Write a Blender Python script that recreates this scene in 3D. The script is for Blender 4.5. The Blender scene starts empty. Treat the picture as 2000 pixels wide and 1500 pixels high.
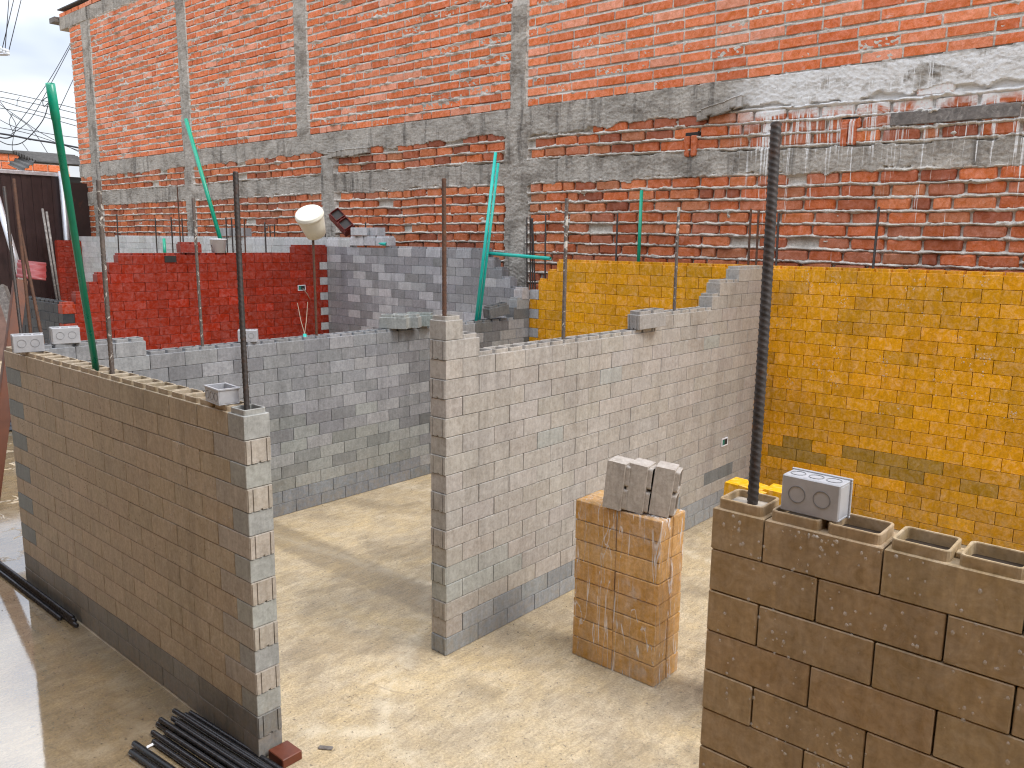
import bpy, bmesh, math, random
import numpy as np
from mathutils import Vector, Matrix, Quaternion

random.seed(7)
RNG = random.Random(11)
S = 0.09                    # one course of the plastic blocks, in metres; the layout below is in courses
HC = 21.9156                # camera height in courses
FPX, PITCH, ROLL, YAW = 1570.03, -0.1748544, 0.0121814, 0.7139793   # focal length (px of a 2000 px wide frame), angles

scene = bpy.context.scene
col = scene.collection

# ------------------------------------------------------------------ camera
fwd = Vector((math.cos(YAW)*math.cos(PITCH), math.sin(YAW)*math.cos(PITCH), math.sin(PITCH)))
r0 = Vector((math.sin(YAW), -math.cos(YAW), 0)); u0 = r0.cross(fwd)
rgt = r0*math.cos(ROLL) + u0*math.sin(ROLL)
upv = -r0*math.sin(ROLL) + u0*math.cos(ROLL)
cam_d = bpy.data.cameras.new('camera'); cam = bpy.data.objects.new('camera', cam_d); col.objects.link(cam)
M = Matrix((rgt, upv, -fwd)).transposed().to_4x4(); M.translation = Vector((0, 0, HC*S))
cam.matrix_world = M
cam_d.sensor_width = 36; cam_d.lens = FPX/2000*36; cam_d.clip_start = 0.05; cam_d.clip_end = 2000
scene.camera = cam

# ------------------------------------------------------------------ light
SUN_AZ = Vector((0.30, -1.0, 0)).normalized(); SUN_EL = math.radians(52)
sun_dir = Vector((SUN_AZ.x*math.cos(SUN_EL), SUN_AZ.y*math.cos(SUN_EL), math.sin(SUN_EL)))
sd = bpy.data.lights.new('sun', 'SUN'); sd.energy = 1.5; sd.angle = math.radians(22); sd.color = (1.0, 0.96, 0.9)
so = bpy.data.objects.new('sun', sd); col.objects.link(so)
so.rotation_euler = (-sun_dir).to_track_quat('-Z', 'Y').to_euler()
world = bpy.data.worlds.new('World'); scene.world = world; world.use_nodes = True
wn = world.node_tree; wn.nodes.clear()
def wnode(t, **k):
    n = wn.nodes.new(t)
    for a, v in k.items(): setattr(n, a, v)
    return n
w_out = wnode('ShaderNodeOutputWorld'); w_mix = wnode('ShaderNodeMixShader')
w_sky = wnode('ShaderNodeTexSky', sky_type='NISHITA', sun_disc=False)
w_sky.sun_elevation = SUN_EL; w_sky.sun_rotation = math.atan2(SUN_AZ.x, SUN_AZ.y)
w_b1 = wnode('ShaderNodeBackground'); w_b1.inputs[1].default_value = 0.12
w_b2 = wnode('ShaderNodeBackground'); w_b2.inputs[1].default_value = 1.0
w_tc = wnode('ShaderNodeTexCoord'); w_map = wnode('ShaderNodeMapping'); w_map.inputs['Scale'].default_value = (1, 1, 2.2)
w_no = wnode('ShaderNodeTexNoise'); w_no.inputs['Scale'].default_value = 4.2; w_no.inputs['Detail'].default_value = 3
w_no.inputs['Roughness'].default_value = 0.55; w_no.inputs['Distortion'].default_value = 0.4
w_rp = wnode('ShaderNodeValToRGB')
w_rp.color_ramp.elements[0].position = 0.38; w_rp.color_ramp.elements[0].color = (0.54, 0.61, 0.75, 1)
w_rp.color_ramp.elements[1].position = 0.62; w_rp.color_ramp.elements[1].color = (0.97, 1.0, 1.04, 1)
w_mix.inputs[0].default_value = 0.90
w_sx = wnode('ShaderNodeSeparateXYZ'); w_mr = wnode('ShaderNodeMapRange')       # overcast sky: brighter overhead than at the horizon
for i_, v_ in ((1, 0.0), (2, 1.0), (3, 0.50), (4, 2.4)): w_mr.inputs[i_].default_value = v_
wn.links.new(w_tc.outputs['Generated'], w_sx.inputs[0]); wn.links.new(w_sx.outputs[2], w_mr.inputs[0]); wn.links.new(w_mr.outputs[0], w_b2.inputs[1])
for a, b in ((w_tc.outputs['Generated'], w_map.inputs[0]), (w_map.outputs[0], w_no.inputs['Vector']), (w_no.outputs[0], w_rp.inputs[0]),
             (w_rp.outputs[0], w_b2.inputs[0]), (w_sky.outputs[0], w_b1.inputs[0]), (w_b1.outputs[0], w_mix.inputs[1]),
             (w_b2.outputs[0], w_mix.inputs[2]), (w_mix.outputs[0], w_out.inputs[0])):
    wn.links.new(a, b)
scene.cycles.pixel_filter_type = 'BLACKMAN_HARRIS'; scene.cycles.filter_width = 1.15; scene.cycles.max_bounces = 5; scene.cycles.diffuse_bounces = 3; scene.cycles.glossy_bounces = 3; scene.cycles.transparent_max_bounces = 10
vs = scene.view_settings
vs.view_transform = 'Standard'; vs.look = 'None'; vs.exposure = 0.58; vs.gamma = 1.0; vs.use_curve_mapping = False

# ------------------------------------------------------------------ helpers: points (in courses)
def ray(px, py): return fwd + rgt*((px-1000)/FPX) - upv*((py-750)/FPX)
def on_z(px, py, z=0.0):
    d = ray(px, py); t = (z-HC)/d.z; return Vector((d.x*t, d.y*t, z))
def on_x(px, py, X):
    d = ray(px, py); t = X/d.x; return Vector((X, d.y*t, HC+d.z*t))
def on_y(px, py, Y):
    d = ray(px, py); t = Y/d.y; return Vector((d.x*t, Y, HC+d.z*t))
def at_depth(px, py, dep):
    d = ray(px, py); return Vector((d.x*dep, d.y*dep, HC+d.z*dep))
def depth_of(p): return (Vector(p)-Vector((0, 0, HC))).dot(fwd)
def proj(p):
    d = Vector(p)-Vector((0, 0, HC)); z = d.dot(fwd)
    if z < 0.1: return (-9999, -9999)
    return (1000+FPX*d.dot(rgt)/z, 750-FPX*d.dot(upv)/z)
def in_frame(p, m=0.0):
    x, y = proj(p); return -2000*m < x < 2000*(1+m) and -1500*m < y < 1500*(1+m)

# ------------------------------------------------------------------ helpers: objects
def tag(o, label=None, cat=None, group=None, kind=None):
    if label: o['label'] = label
    if cat: o['category'] = cat
    if group: o['group'] = group
    if kind: o['kind'] = kind
    return o
def link(name, me, mt=None, parent=None, loc=None):
    o = bpy.data.objects.new(name, me); col.objects.link(o)
    if mt is not None and me is not None and len(me.materials) == 0: me.materials.append(mt)
    if parent is not None: o.parent = parent
    if loc is not None: o.location = loc
    return o
def empty(name, p, label=None, cat=None, group=None, kind=None):
    o = bpy.data.objects.new(name, None); col.objects.link(o); o.empty_display_size = 0.05
    o.location = Vector(p)*S
    return tag(o, label, cat, group, kind)
def mesh_from(name, V, F, smooth=False):
    me = bpy.data.meshes.new(name); me.from_pydata([tuple(v) for v in V], [], F); me.update()
    if smooth: me.polygons.foreach_set('use_smooth', [True]*len(me.polygons))
    return me
def bm_mesh(name, bm, smooth=False):
    bmesh.ops.recalc_face_normals(bm, faces=bm.faces)
    me = bpy.data.meshes.new(name); bm.to_mesh(me); bm.free()
    if smooth: me.polygons.foreach_set('use_smooth', [True]*len(me.polygons))
    return me
def bbox(bm, a, b, bev=0.0, seg=1):
    """box from a to b (courses) added to a bmesh, in metres"""
    a = Vector(a)*S; b = Vector(b)*S
    r = bmesh.ops.create_cube(bm, size=1.0)
    vsx = r['verts']
    for v in vsx:
        v.co = Vector(((a.x+b.x)/2+v.co.x*(b.x-a.x), (a.y+b.y)/2+v.co.y*(b.y-a.y), (a.z+b.z)/2+v.co.z*(b.z-a.z)))
    if bev > 0:
        es = list({e for v in vsx for e in v.link_edges})
        rr = bmesh.ops.bevel(bm, geom=es, offset=bev*S, segments=seg, affect='EDGES', profile=0.5)
        return list({v for f in rr['faces'] for v in f.verts})
    return vsx
def tube_data(pts, rad, n=10, cap=True, rads=None):
    """swept tube along points (metres); returns verts, faces"""
    V, F = [], []
    pts = [Vector(p) for p in pts]
    prev = None
    for i, p in enumerate(pts):
        t = (pts[min(i+1, len(pts)-1)]-pts[max(i-1, 0)]).normalized()
        if prev is None:
            a = Vector((0, 0, 1)) if abs(t.z) < 0.9 else Vector((1, 0, 0))
            x = t.cross(a).normalized()
        else:
            x = (prev - t*prev.dot(t)).normalized()
        prev = x; y = t.cross(x)
        rr = rads[i] if rads else rad
        for k in range(n):
            an = 2*math.pi*k/n
            V.append(p + (x*math.cos(an)+y*math.sin(an))*rr)
    for i in range(len(pts)-1):
        for k in range(n):
            F.append((i*n+k, i*n+(k+1) % n, (i+1)*n+(k+1) % n, (i+1)*n+k))
    if cap:
        F.append(tuple(range(n-1, -1, -1))); m = (len(pts)-1)*n; F.append(tuple(range(m, m+n)))
    return V, F
def tube(name, pts, rad, mt, parent=None, n=10, rads=None, smooth=True):
    pts = [Vector(p)*S for p in pts]; o0 = pts[0].copy()
    V, F = tube_data([p-o0 for p in pts], rad*S, n, True, [r*S for r in rads] if rads else None)
    me = mesh_from(name, V, F, smooth)
    o = link(name, me, mt, parent)
    o.location = o0 - (parent.location if parent else Vector((0, 0, 0)))
    return o

# numpy value noise ---------------------------------------------------------
def vnoise(x, y, seed=0):
    xi = np.floor(x).astype(np.int64); yi = np.floor(y).astype(np.int64)
    fx = x-xi; fy = y-yi; fx = fx*fx*(3-2*fx); fy = fy*fy*(3-2*fy)
    def h(a, b):
        n = (a*374761393 + b*668265263 + seed*1442695041) & 0x7fffffff
        n = ((n ^ (n >> 13))*1274126177) & 0x7fffffff
        return ((n ^ (n >> 16)) & 0xffff)/65535.0
    return (h(xi, yi)*(1-fx)+h(xi+1, yi)*fx)*(1-fy) + (h(xi, yi+1)*(1-fx)+h(xi+1, yi+1)*fx)*fy
def fbm(x, y, seed=0, o=4):
    s = 0; a = 0.5; t = 0
    for k in range(o):
        s = s+a*vnoise(x*2**k, y*2**k, seed+k*17); t += a; a *= 0.55
    return s/t

# ------------------------------------------------------------------ materials
class NB:
    def __init__(self, name):
        self.m = bpy.data.materials.new(name); self.m.use_nodes = True
        self.nt = self.m.node_tree; self.nt.nodes.clear()
        self.out = self.nt.nodes.new('ShaderNodeOutputMaterial')
        self.b = self.nt.nodes.new('ShaderNodeBsdfPrincipled')
        self.nt.links.new(self.b.outputs[0], self.out.inputs[0])
    def n(self, t, ins=None, **k):
        nd = self.nt.nodes.new(t)
        for a, v in k.items(): setattr(nd, a, v)
        for a, v in (ins or {}).items(): self.put(nd.inputs[a], v)
        return nd
    def put(self, sock, v):
        if isinstance(v, bpy.types.NodeSocket): self.nt.links.new(v, sock)
        elif hasattr(v, 'outputs'): self.nt.links.new(v.outputs[0], sock)
        else:
            if sock.type == 'RGBA' and len(v) == 3: v = tuple(v)+(1,)
            sock.default_value = v
    def noise(self, vec, scale, detail=4, rough=0.55, dist=0.0):
        d = {'Scale': scale, 'Detail': detail, 'Roughness': rough, 'Distortion': dist}
        if vec is not None: d['Vector'] = vec
        return self.n('ShaderNodeTexNoise', d).outputs[0]
    def math(self, op, a, b=0.0, c=None, clamp=False):
        nd = self.n('ShaderNodeMath', operation=op, use_clamp=clamp)
        self.put(nd.inputs[0], a); self.put(nd.inputs[1], b)
        if c is not None: self.put(nd.inputs[2], c)
        return nd.outputs[0]
    def rng(self, v, a, b, c=0.0, d=1.0, interp='LINEAR'):
        nd = self.n('ShaderNodeMapRange', {'Value': v, 'From Min': a, 'From Max': b, 'To Min': c, 'To Max': d}, interpolation_type=interp)
        return nd.outputs[0]
    def mix(self, f, a, b, mode='MIX'):
        nd = self.n('ShaderNodeMix', data_type='RGBA', blend_type=mode)
        self.put(nd.inputs[0], f); self.put(nd.inputs[6], a); self.put(nd.inputs[7], b)
        return nd.outputs[2]
    def hsv(self, c, h=0.5, s=1.0, v=1.0):
        nd = self.n('ShaderNodeHueSaturation')
        self.put(nd.inputs['Hue'], h); self.put(nd.inputs['Saturation'], s); self.put(nd.inputs['Value'], v); self.put(nd.inputs['Color'], c)
        return nd.outputs[0]
    def mapping(self, vec, sc=(1, 1, 1), loc=(0, 0, 0), rot=(0, 0, 0)):
        nd = self.n('ShaderNodeMapping', {'Vector': vec}); nd.inputs['Scale'].default_value = sc
        nd.inputs['Location'].default_value = loc; nd.inputs['Rotation'].default_value = rot
        return nd.outputs[0]
    def bump(self, h, st=0.3, dist=0.01):
        nd = self.n('ShaderNodeBump', {'Strength': st, 'Distance': dist, 'Height': h}); self.put(self.b.inputs['Normal'], nd.outputs[0])
    def pos(self): return self.n('ShaderNodeNewGeometry').outputs['Position']
    def set(self, **k):
        for a, v in k.items(): self.put(self.b.inputs[a.replace('_', ' ')], v)
        return self

def col_source(N, src):
    """per-piece colour and a per-piece shifted position"""
    if src == 'obj':
        oi = N.n('ShaderNodeObjectInfo'); c = oi.outputs['Color']; rnd = oi.outputs['Random']
    else:
        at = N.n('ShaderNodeAttribute', attribute_name='bcol'); c = at.outputs['Color']; rnd = at.outputs['Alpha']
    off = N.n('ShaderNodeCombineXYZ', {0: N.math('MULTIPLY', rnd, 37.0), 1: N.math('MULTIPLY', rnd, 91.0), 2: N.math('MULTIPLY', rnd, 53.0)})
    va = N.n('ShaderNodeVectorMath', operation='ADD'); N.put(va.inputs[0], N.pos()); N.put(va.inputs[1], off)
    return c, rnd, va.outputs[0]

def plastic(name, src):
    N = NB(name); c, rnd, v = col_source(N, src)
    blot = N.noise(v, 24, 4, 0.72, 0.8)
    fine = N.noise(v, 70, 2, 0.7)
    streak = N.noise(N.mapping(v, (70, 70, 9)), 1.0, 2, 0.65)
    val = N.math('ADD', N.rng(blot, 0.30, 0.72, 0.83, 1.14), N.rng(streak, 0.3, 0.7, -0.09, 0.09))
    val = N.math('ADD', val, N.rng(fine, 0.3, 0.7, -0.12, 0.12))
    cc = N.hsv(c, 0.5, N.rng(blot, 0.3, 0.7, 1.15, 0.85), val)
    smear = N.rng(N.noise(N.mapping(v, (9, 9, 5), (3, 1, 7)), 1.6, 5, 0.7, 1.2), 0.54, 0.80, 0.0, 0.22)
    cc = N.mix(smear, cc, N.hsv(c, 0.5, 0.86, 1.28))
    runs = N.rng(N.noise(N.mapping(N.pos(), (5, 5, 0.8)), 1.4, 4, 0.65, 0.4), 0.50, 0.72, 0.0, 0.22)
    cc = N.hsv(cc, 0.5, 1.0, N.math('SUBTRACT', 1.0, runs))
    # rain-washed dirt and mud splashes near the floor
    sx = N.n('ShaderNodeSeparateXYZ', {0: N.pos()})
    dirt = N.math('MULTIPLY', N.rng(sx.outputs[2], 0.0, 0.35, 1.0, 0.0), N.rng(N.noise(v, 30, 5, 0.7), 0.42, 0.7))
    cc = N.mix(N.math('MULTIPLY', dirt, 0.5), cc, (0.30, 0.23, 0.14))
    N.set(Base_Color=cc, Roughness=N.rng(blot, 0.3, 0.7, 0.34, 0.56))
    N.b.inputs['Specular IOR Level'].default_value = 0.3
    N.bump(fine, 0.3, 0.0018)
    return N.m
M_PL = plastic('plastic_block', 'obj'); M_PLS = plastic('plastic_block_joined', 'attr')

def lime_nodes(N, cc):
    """white lime-wash splashes and drips at the right of the old masonry (paint: it has a shape of its own)"""
    sp = N.n('ShaderNodeSeparateXYZ', {0: N.pos()}); Y = N.math('DIVIDE', sp.outputs[1], S); Z = N.math('DIVIDE', sp.outputs[2], S)
    cv = lambda sy, sz, o=0: N.n('ShaderNodeCombineXYZ', {0: N.math('MULTIPLY', Y, sy), 1: N.math('MULTIPLY', Z, sz), 2: float(o)}).outputs[0]
    wY = N.math('MULTIPLY', N.rng(Y, 35.5, 32.0), N.rng(Y, 3.0, 6.0))
    n1 = N.noise(cv(0.35, 0.7), 1.0, 4, 0.65, 0.6)
    splash = N.math('MULTIPLY', N.rng(Z, 31.2, 33.4), N.rng(Z, 36.6, 36.2))
    splash = N.rng(N.math('ADD', n1, N.math('MULTIPLY', splash, 0.30)), 0.64, 0.78)
    splash = N.math('MULTIPLY', splash, N.rng(Z, 29.6, 31.5))
    dr = N.noise(cv(1.9, 0.035, 4), 1.0, 4, 0.78, 0.2)
    reach = N.noise(cv(0.9, 0.0, 9), 1.0, 2, 0.6)
    th = N.math('ADD', 0.525, N.math('MULTIPLY', N.rng(Z, 31.0, 22.0), N.rng(reach, 0.35, 0.7, 0.20, 0.05)))
    drip = N.rng(N.math('SUBTRACT', dr, th), 0.0, 0.02)
    drip = N.math('MULTIPLY', drip, N.rng(Z, 36.4, 36.0))
    drip = N.math('MULTIPLY', drip, N.rng(N.noise(cv(0.45, 0.06, 2), 1.0, 3, 0.6), 0.34, 0.46))
    m = N.math('MULTIPLY', N.math('MAXIMUM', splash, drip), wY)
    m = N.math('MULTIPLY', m, N.rng(N.noise(cv(4, 4, 6), 1.0, 4, 0.7), 0.3, 0.5, 0.55, 1.0), clamp=True)
    return N.mix(m, cc, (0.72, 0.70, 0.67))

def brick_mat(name, src, lime=True):
    N = NB(name); c, rnd, v = col_source(N, src)
    a = N.noise(v, 22, 4, 0.7, 0.6); f = N.noise(v, 120, 2, 0.7)
    cc = N.hsv(c, 0.5, N.rng(a, 0.3, 0.7, 1.1, 0.9), N.math('ADD', N.rng(a, 0.3, 0.7, 0.78, 1.18), N.rng(f, 0.3, 0.7, -0.12, 0.12)))
    ef = N.rng(N.noise(N.mapping(v, (1, 1, 1.6), (5, 2, 1)), 14, 4, 0.7, 0.5), 0.58, 0.80, 0, 0.30)
    cc = N.mix(ef, cc, (0.66, 0.42, 0.32))
    dk = N.rng(N.noise(v, 36, 3, 0.75), 0.66, 0.76, 0, 0.55)
    cc = N.mix(dk, cc, (0.10, 0.05, 0.035))
    if lime: cc = lime_nodes(N, cc)
    N.set(Base_Color=cc, Roughness=0.85)
    N.bump(a, 0.6, 0.006)
    return N.m
M_BR = brick_mat('clay_brick', 'obj'); M_BRS = brick_mat('clay_brick_joined', 'attr', False)

def concrete_mat(name, base, base2, dark, lime=True, scale=1.0, damp=0.5):
    N = NB(name); v = N.pos()
    a = N.noise(v, 6*scale, 5, 0.66, 0.5); f = N.noise(v, 60*scale, 3, 0.75); g = N.noise(v, 1.6*scale, 2, 0.6)
    cc = N.mix(N.rng(a, 0.35, 0.68), base, base2)
    cc = N.hsv(cc, 0.5, 1.0, N.math('ADD', N.rng(f, 0.28, 0.72, 0.72, 1.22), N.rng(g, 0.3, 0.7, -0.12, 0.12)))
    pit = N.rng(N.noise(v, 34*scale, 3, 0.8), 0.62, 0.70, 0, 0.8)
    cc = N.mix(N.math('MULTIPLY', pit, damp), cc, dark)
    run = N.rng(N.noise(N.mapping(v, (6, 6, 0.7)), 1.5, 3, 0.7), 0.55, 0.75, 0, damp)
    cc = N.mix(run, cc, dark)
    big = N.rng(N.noise(N.mapping(v, (1, 1, 1.8)), 2.3*scale, 4, 0.7, 0.6), 0.50, 0.66, 0, damp*0.9)
    cc = N.mix(big, cc, N.mix(1.0, cc, (0.42, 0.39, 0.36), 'MULTIPLY'))
    if lime: cc = lime_nodes(N, cc)
    N.set(Base_Color=cc, Roughness=0.9)
    N.bump(f, 0.8, 0.007)
    return N.m
M_MORT = concrete_mat('mortar', (0.54, 0.49, 0.42), (0.68, 0.625, 0.55), (0.14, 0.12, 0.10), True, 1.0, 0.42)
M_CONC = concrete_mat('cast_concrete', (0.33, 0.295, 0.25), (0.47, 0.425, 0.365), (0.07, 0.06, 0.05), True, 1.0, 0.85)

def simple(name, c, rough=0.5, var=0.15, sc=25, metal=0.0, bump=0.15, bd=0.003, c2=None, thr=(0.5, 0.65), spec=None):
    N = NB(name); v = N.n('ShaderNodeTexCoord').outputs['Object']
    a = N.noise(v, sc, 5, 0.65, 0.3)
    cc = N.hsv(c, 0.5, 1.0, N.rng(a, 0.28, 0.72, 1-var, 1+var))
    if c2 is not None: cc = N.mix(N.rng(N.noise(v, sc*0.6, 6, 0.7, 0.6), thr[0], thr[1]), cc, c2)
    N.set(Base_Color=cc, Roughness=N.rng(a, 0.3, 0.7, max(0.03, rough-0.08), min(1, rough+0.08)), Metallic=metal)
    if spec is not None: N.b.inputs['Specular IOR Level'].default_value = spec
    N.bump(a, bump, bd); return N.m
M_REBAR = simple('rebar_steel', (0.05, 0.042, 0.038), 0.55, 0.35, 40, 0.35, 0.3, 0.002, (0.085, 0.042, 0.025), (0.52, 0.7))
M_REBARM = simple('rebar_mortar_splashed', (0.11, 0.085, 0.07), 0.7, 0.35, 40, 0.2, 0.3, 0.002, (0.50, 0.46, 0.40), (0.56, 0.60))
M_RUST = simple('rusty_steel', (0.085, 0.038, 0.02), 0.8, 0.4, 50, 0.1, 0.4, 0.002, (0.14, 0.06, 0.028), (0.5, 0.7))
M_BARS = simple('black_wet_steel', (0.045, 0.045, 0.05), 0.28, 0.3, 60, 0.5, 0.2, 0.001, (0.11, 0.045, 0.03), (0.66, 0.78))
M_PIPE = simple('green_pvc', (0.0, 0.29, 0.17), 0.32, 0.12, 12, 0.0, 0.05, 0.001)
M_PIPE2 = simple('aqua_pvc', (0.01, 0.44, 0.36), 0.35, 0.12, 12, 0.0, 0.05, 0.001)
M_PVC = simple('grey_pvc', (0.40, 0.40, 0.415), 0.35, 0.12, 30, 0.0, 0.1, 0.001)
M_BUCKET = simple('stained_white_plastic', (0.74, 0.71, 0.60), 0.5, 0.10, 6, 0.0, 0.1, 0.002, (0.44, 0.37, 0.25), (0.55, 0.78))
M_WOOD = simple('reddish_wood', (0.13, 0.032, 0.014), 0.5, 0.3, 20, 0.0, 0.3, 0.003)
M_PLANK = simple('grey_timber', (0.15, 0.13, 0.115), 0.8, 0.45, 30, 0.0, 0.6, 0.005, (0.30, 0.27, 0.24), (0.5, 0.7))
M_ORANGE = simple('brown_painted_channel', (0.13, 0.036, 0.010), 0.5, 0.3, 8, 0.0, 0.2, 0.002)
M_SHEET = simple('dark_red_sheet', (0.030, 0.013, 0.012), 0.45, 0.4, 4, 0.0, 0.4, 0.006, (0.035, 0.016, 0.013), (0.5, 0.7))
M_SHEETR = simple('rust_streaked_sheet', (0.035, 0.016, 0.012), 0.7, 0.4, 4, 0.0, 0.4, 0.006, (0.12, 0.035, 0.014), (0.56, 0.66))
M_GALV = simple('galvanised_steel', (0.55, 0.55, 0.57), 0.38, 0.15, 14, 0.6, 0.1, 0.001)
M_ROOFR = simple('red_roof_sheet', (0.20, 0.022, 0.02), 0.4, 0.15, 9, 0.0, 0.1, 0.002)
M_ROOFD = simple('dark_fibre_roof', (0.09, 0.085, 0.08), 0.85, 0.4, 9, 0.0, 0.4, 0.005)
M_CABLE = simple('black_cable', (0.03, 0.03, 0.035), 0.6, 0.1, 10, 0.0, 0.0, 0.001)
M_CELLFLOOR = simple('dark_cell_floor', (0.03, 0.02, 0.013), 0.5, 0.3, 40, 0.0, 0.2, 0.002)
M_FILL = simple('cement_fill', (0.42, 0.36, 0.29), 0.8, 0.2, 60, 0.0, 0.5, 0.003)
M_WHITE = simple('white_plastic', (0.72, 0.72, 0.75), 0.4, 0.06, 10, 0.0, 0.05, 0.001)
M_PORC = simple('porcelain', (0.7, 0.72, 0.74), 0.25, 0.08, 10)
M_DARK = simple('dark_hole', (0.02, 0.018, 0.016), 0.8, 0.2, 20)
M_TEAL = simple('teal_wire_box', (0.02, 0.16, 0.12), 0.5, 0.3, 30)
M_WIRE = simple('tan_wire', (0.28, 0.20, 0.13), 0.6, 0.2, 30)
M_PINK = simple('pale_sheet', (0.22, 0.14, 0.12), 0.5, 0.3, 6)
M_KO = simple('grey_pvc_edge', (0.20, 0.20, 0.205), 0.5, 0.1, 20)
M_GRIT = simple('dark_grit', (0.10, 0.075, 0.055), 0.8, 0.4, 60)

def film_mat():
    N = NB('clear_stretch_film'); v = N.n('ShaderNodeTexCoord').outputs['Object']
    w = N.noise(N.mapping(v, (13, 13, 1.6), rot=(0.1, 0.12, 0)), 1.0, 3, 0.5, 1.2)
    N.set(Base_Color=(0.85, 0.86, 0.88), Roughness=0.16, Alpha=N.math('ADD', N.rng(N.math('ABSOLUTE', N.math('SUBTRACT', w, 0.5)), 0.0, 0.016, 0.55, 0.04), N.rng(N.noise(v, 9, 4, 0.7), 0.55, 0.75, 0.0, 0.25)))  # pale opacity streaks painted as highlights along the wrinkles
    N.bump(w, 0.9, 0.02); return N.m
M_FILM = film_mat()
def drop_mat():
    N = NB('water_drop'); N.set(Base_Color=(0.80, 0.76, 0.70), Roughness=0.04, Alpha=0.30, IOR=1.5); return N.m
M_DROP = drop_mat()

# ------------------------------------------------------------------ ground and concrete floor
def floor_mat():
    N = NB('wet_concrete_floor'); v = N.pos()
    sp = N.n('ShaderNodeSeparateXYZ', {0: v}); X = N.math('DIVIDE', sp.outputs[0], S); Y = N.math('DIVIDE', sp.outputs[1], S)
    a = N.noise(v, 2.2, 4, 0.62, 0.7); b = N.noise(v, 9, 5, 0.72, 0.4); f = N.noise(v, 90, 2, 0.75)
    tr = N.noise(N.mapping(v, (7, 30, 7), rot=(0, 0, 0.5)), 1.0, 3, 0.7, 0.6)     # trowel and broom streaks
    cc = N.mix(N.rng(a, 0.36, 0.66), (0.39, 0.31, 0.205), (0.50, 0.38, 0.215))
    cc = N.mix(N.rng(b, 0.44, 0.70, 0, 0.6), cc, (0.55, 0.46, 0.33))
    cc = N.hsv(cc, 0.5, 1.0, N.math('ADD', N.rng(f, 0.28, 0.72, 0.72, 1.22), N.rng(tr, 0.3, 0.7, -0.17, 0.15)))
    scr = N.rng(N.noise(N.mapping(v, (60, 9, 10), rot=(0, 0, 0.9)), 1.0, 3, 0.7, 0.5), 0.64, 0.72, 0, 0.5)
    cc = N.mix(scr, cc, (0.27, 0.21, 0.135))
    vr = N.n('ShaderNodeTexVoronoi', {'Vector': N.mix(0.10, v, N.n('ShaderNodeTexNoise', {'Vector': v, 'Scale': 1.6, 'Detail': 4}).outputs[1]), 'Scale': 0.62}, feature='DISTANCE_TO_EDGE').outputs[0]
    ridge = N.math('MULTIPLY', N.rng(vr, 0.0, 0.035, 0.55, 0.0), N.rng(b, 0.35, 0.6))
    cc = N.mix(ridge, cc, (0.66, 0.57, 0.42))
    # damp strip over the footing that runs towards the end of the middle wall
    wob = N.math('MULTIPLY', N.math('SUBTRACT', b, 0.5), 1.5)
    xs = N.math('ADD', X, wob)
    strip = N.math('MULTIPLY', N.rng(xs, 30.2, 30.8), N.rng(xs, 33.9, 33.3))
    strip = N.math('MULTIPLY', strip, N.math('MULTIPLY', N.rng(Y, 29.0, 33.0), N.rng(Y, 54.5, 53.5)))
    strip = N.math('MULTIPLY', strip, N.rng(b, 0.3, 0.6, 0.55, 1.0))
    damp = N.math('MULTIPLY', N.rng(N.noise(v, 1.5, 4, 0.65, 0.8), 0.50, 0.62), 0.62)
    grit = N.rng(N.noise(v, 46, 2, 0.8, 0.3), 0.63, 0.69, 0, 0.75)
    crack = N.n('ShaderNodeTexVoronoi', {'Vector': N.mix(0.06, v, N.n('ShaderNodeTexNoise', {'Vector': v, 'Scale': 3.0, 'Detail': 5}).outputs[1]), 'Scale': 1.15}, feature='DISTANCE_TO_EDGE').outputs[0]
    crk = N.math('MULTIPLY', N.rng(crack, 0.0, 0.004, 0.35, 0.0), N.rng(a, 0.48, 0.6))
    wet = N.math('MAXIMUM', strip, damp)
    cc = N.mix(N.math('MULTIPLY', wet, 0.68), cc, N.mix(1.0, cc, (0.44, 0.42, 0.40), 'MULTIPLY'))
    cc = N.mix(grit, cc, (0.15, 0.12, 0.09)); cc = N.mix(crk, cc, (0.16, 0.13, 0.10))
    # standing water outside the left wall
    pud = N.math('MULTIPLY', N.rng(X, 33.5, 32.5), N.math('MAXIMUM', N.rng(Y, 56.5, 57.5), N.rng(X, 16.6, 16.3)))
    pud = N.math('MULTIPLY', pud, N.rng(Y, 21.0, 23.0))
    isl = N.rng(N.noise(v, 3.4, 4, 0.62, 0.9), 0.60, 0.63)
    pud = N.math('MULTIPLY', pud, N.math('SUBTRACT', 1.0, N.math('MULTIPLY', isl, N.rng(Y, 58.0, 64.0))))
    cc = N.mix(N.math('MULTIPLY', pud, 0.75), cc, N.mix(1.0, cc, (0.50, 0.46, 0.40), 'MULTIPLY'))
    ro = N.math('SUBTRACT', 0.78, N.math('MULTIPLY', wet, 0.30))
    ro = N.math('MULTIPLY', ro, N.math('SUBTRACT', 1.0, N.math('MULTIPLY', pud, 0.95)))
    N.set(Base_Color=cc, Roughness=ro, IOR=N.rng(pud, 0, 1, 1.45, 3.4))
    h = N.math('ADD', N.math('MULTIPLY', f, 0.6), N.math('MULTIPLY', b, 1.6))
    
    bp = N.n('ShaderNodeBump', {'Strength': N.rng(pud, 0, 1, 0.6, 0.012), 'Distance': 0.010, 'Height': h})
    N.put(N.b.inputs['Normal'], bp.outputs[0])
    return N.m
M_FLOOR = floor_mat()
M_SOIL = concrete_mat('soil', (0.22, 0.16, 0.10), (0.30, 0.23, 0.15), (0.08, 0.06, 0.04), False, 0.5, 0.4)
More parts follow.
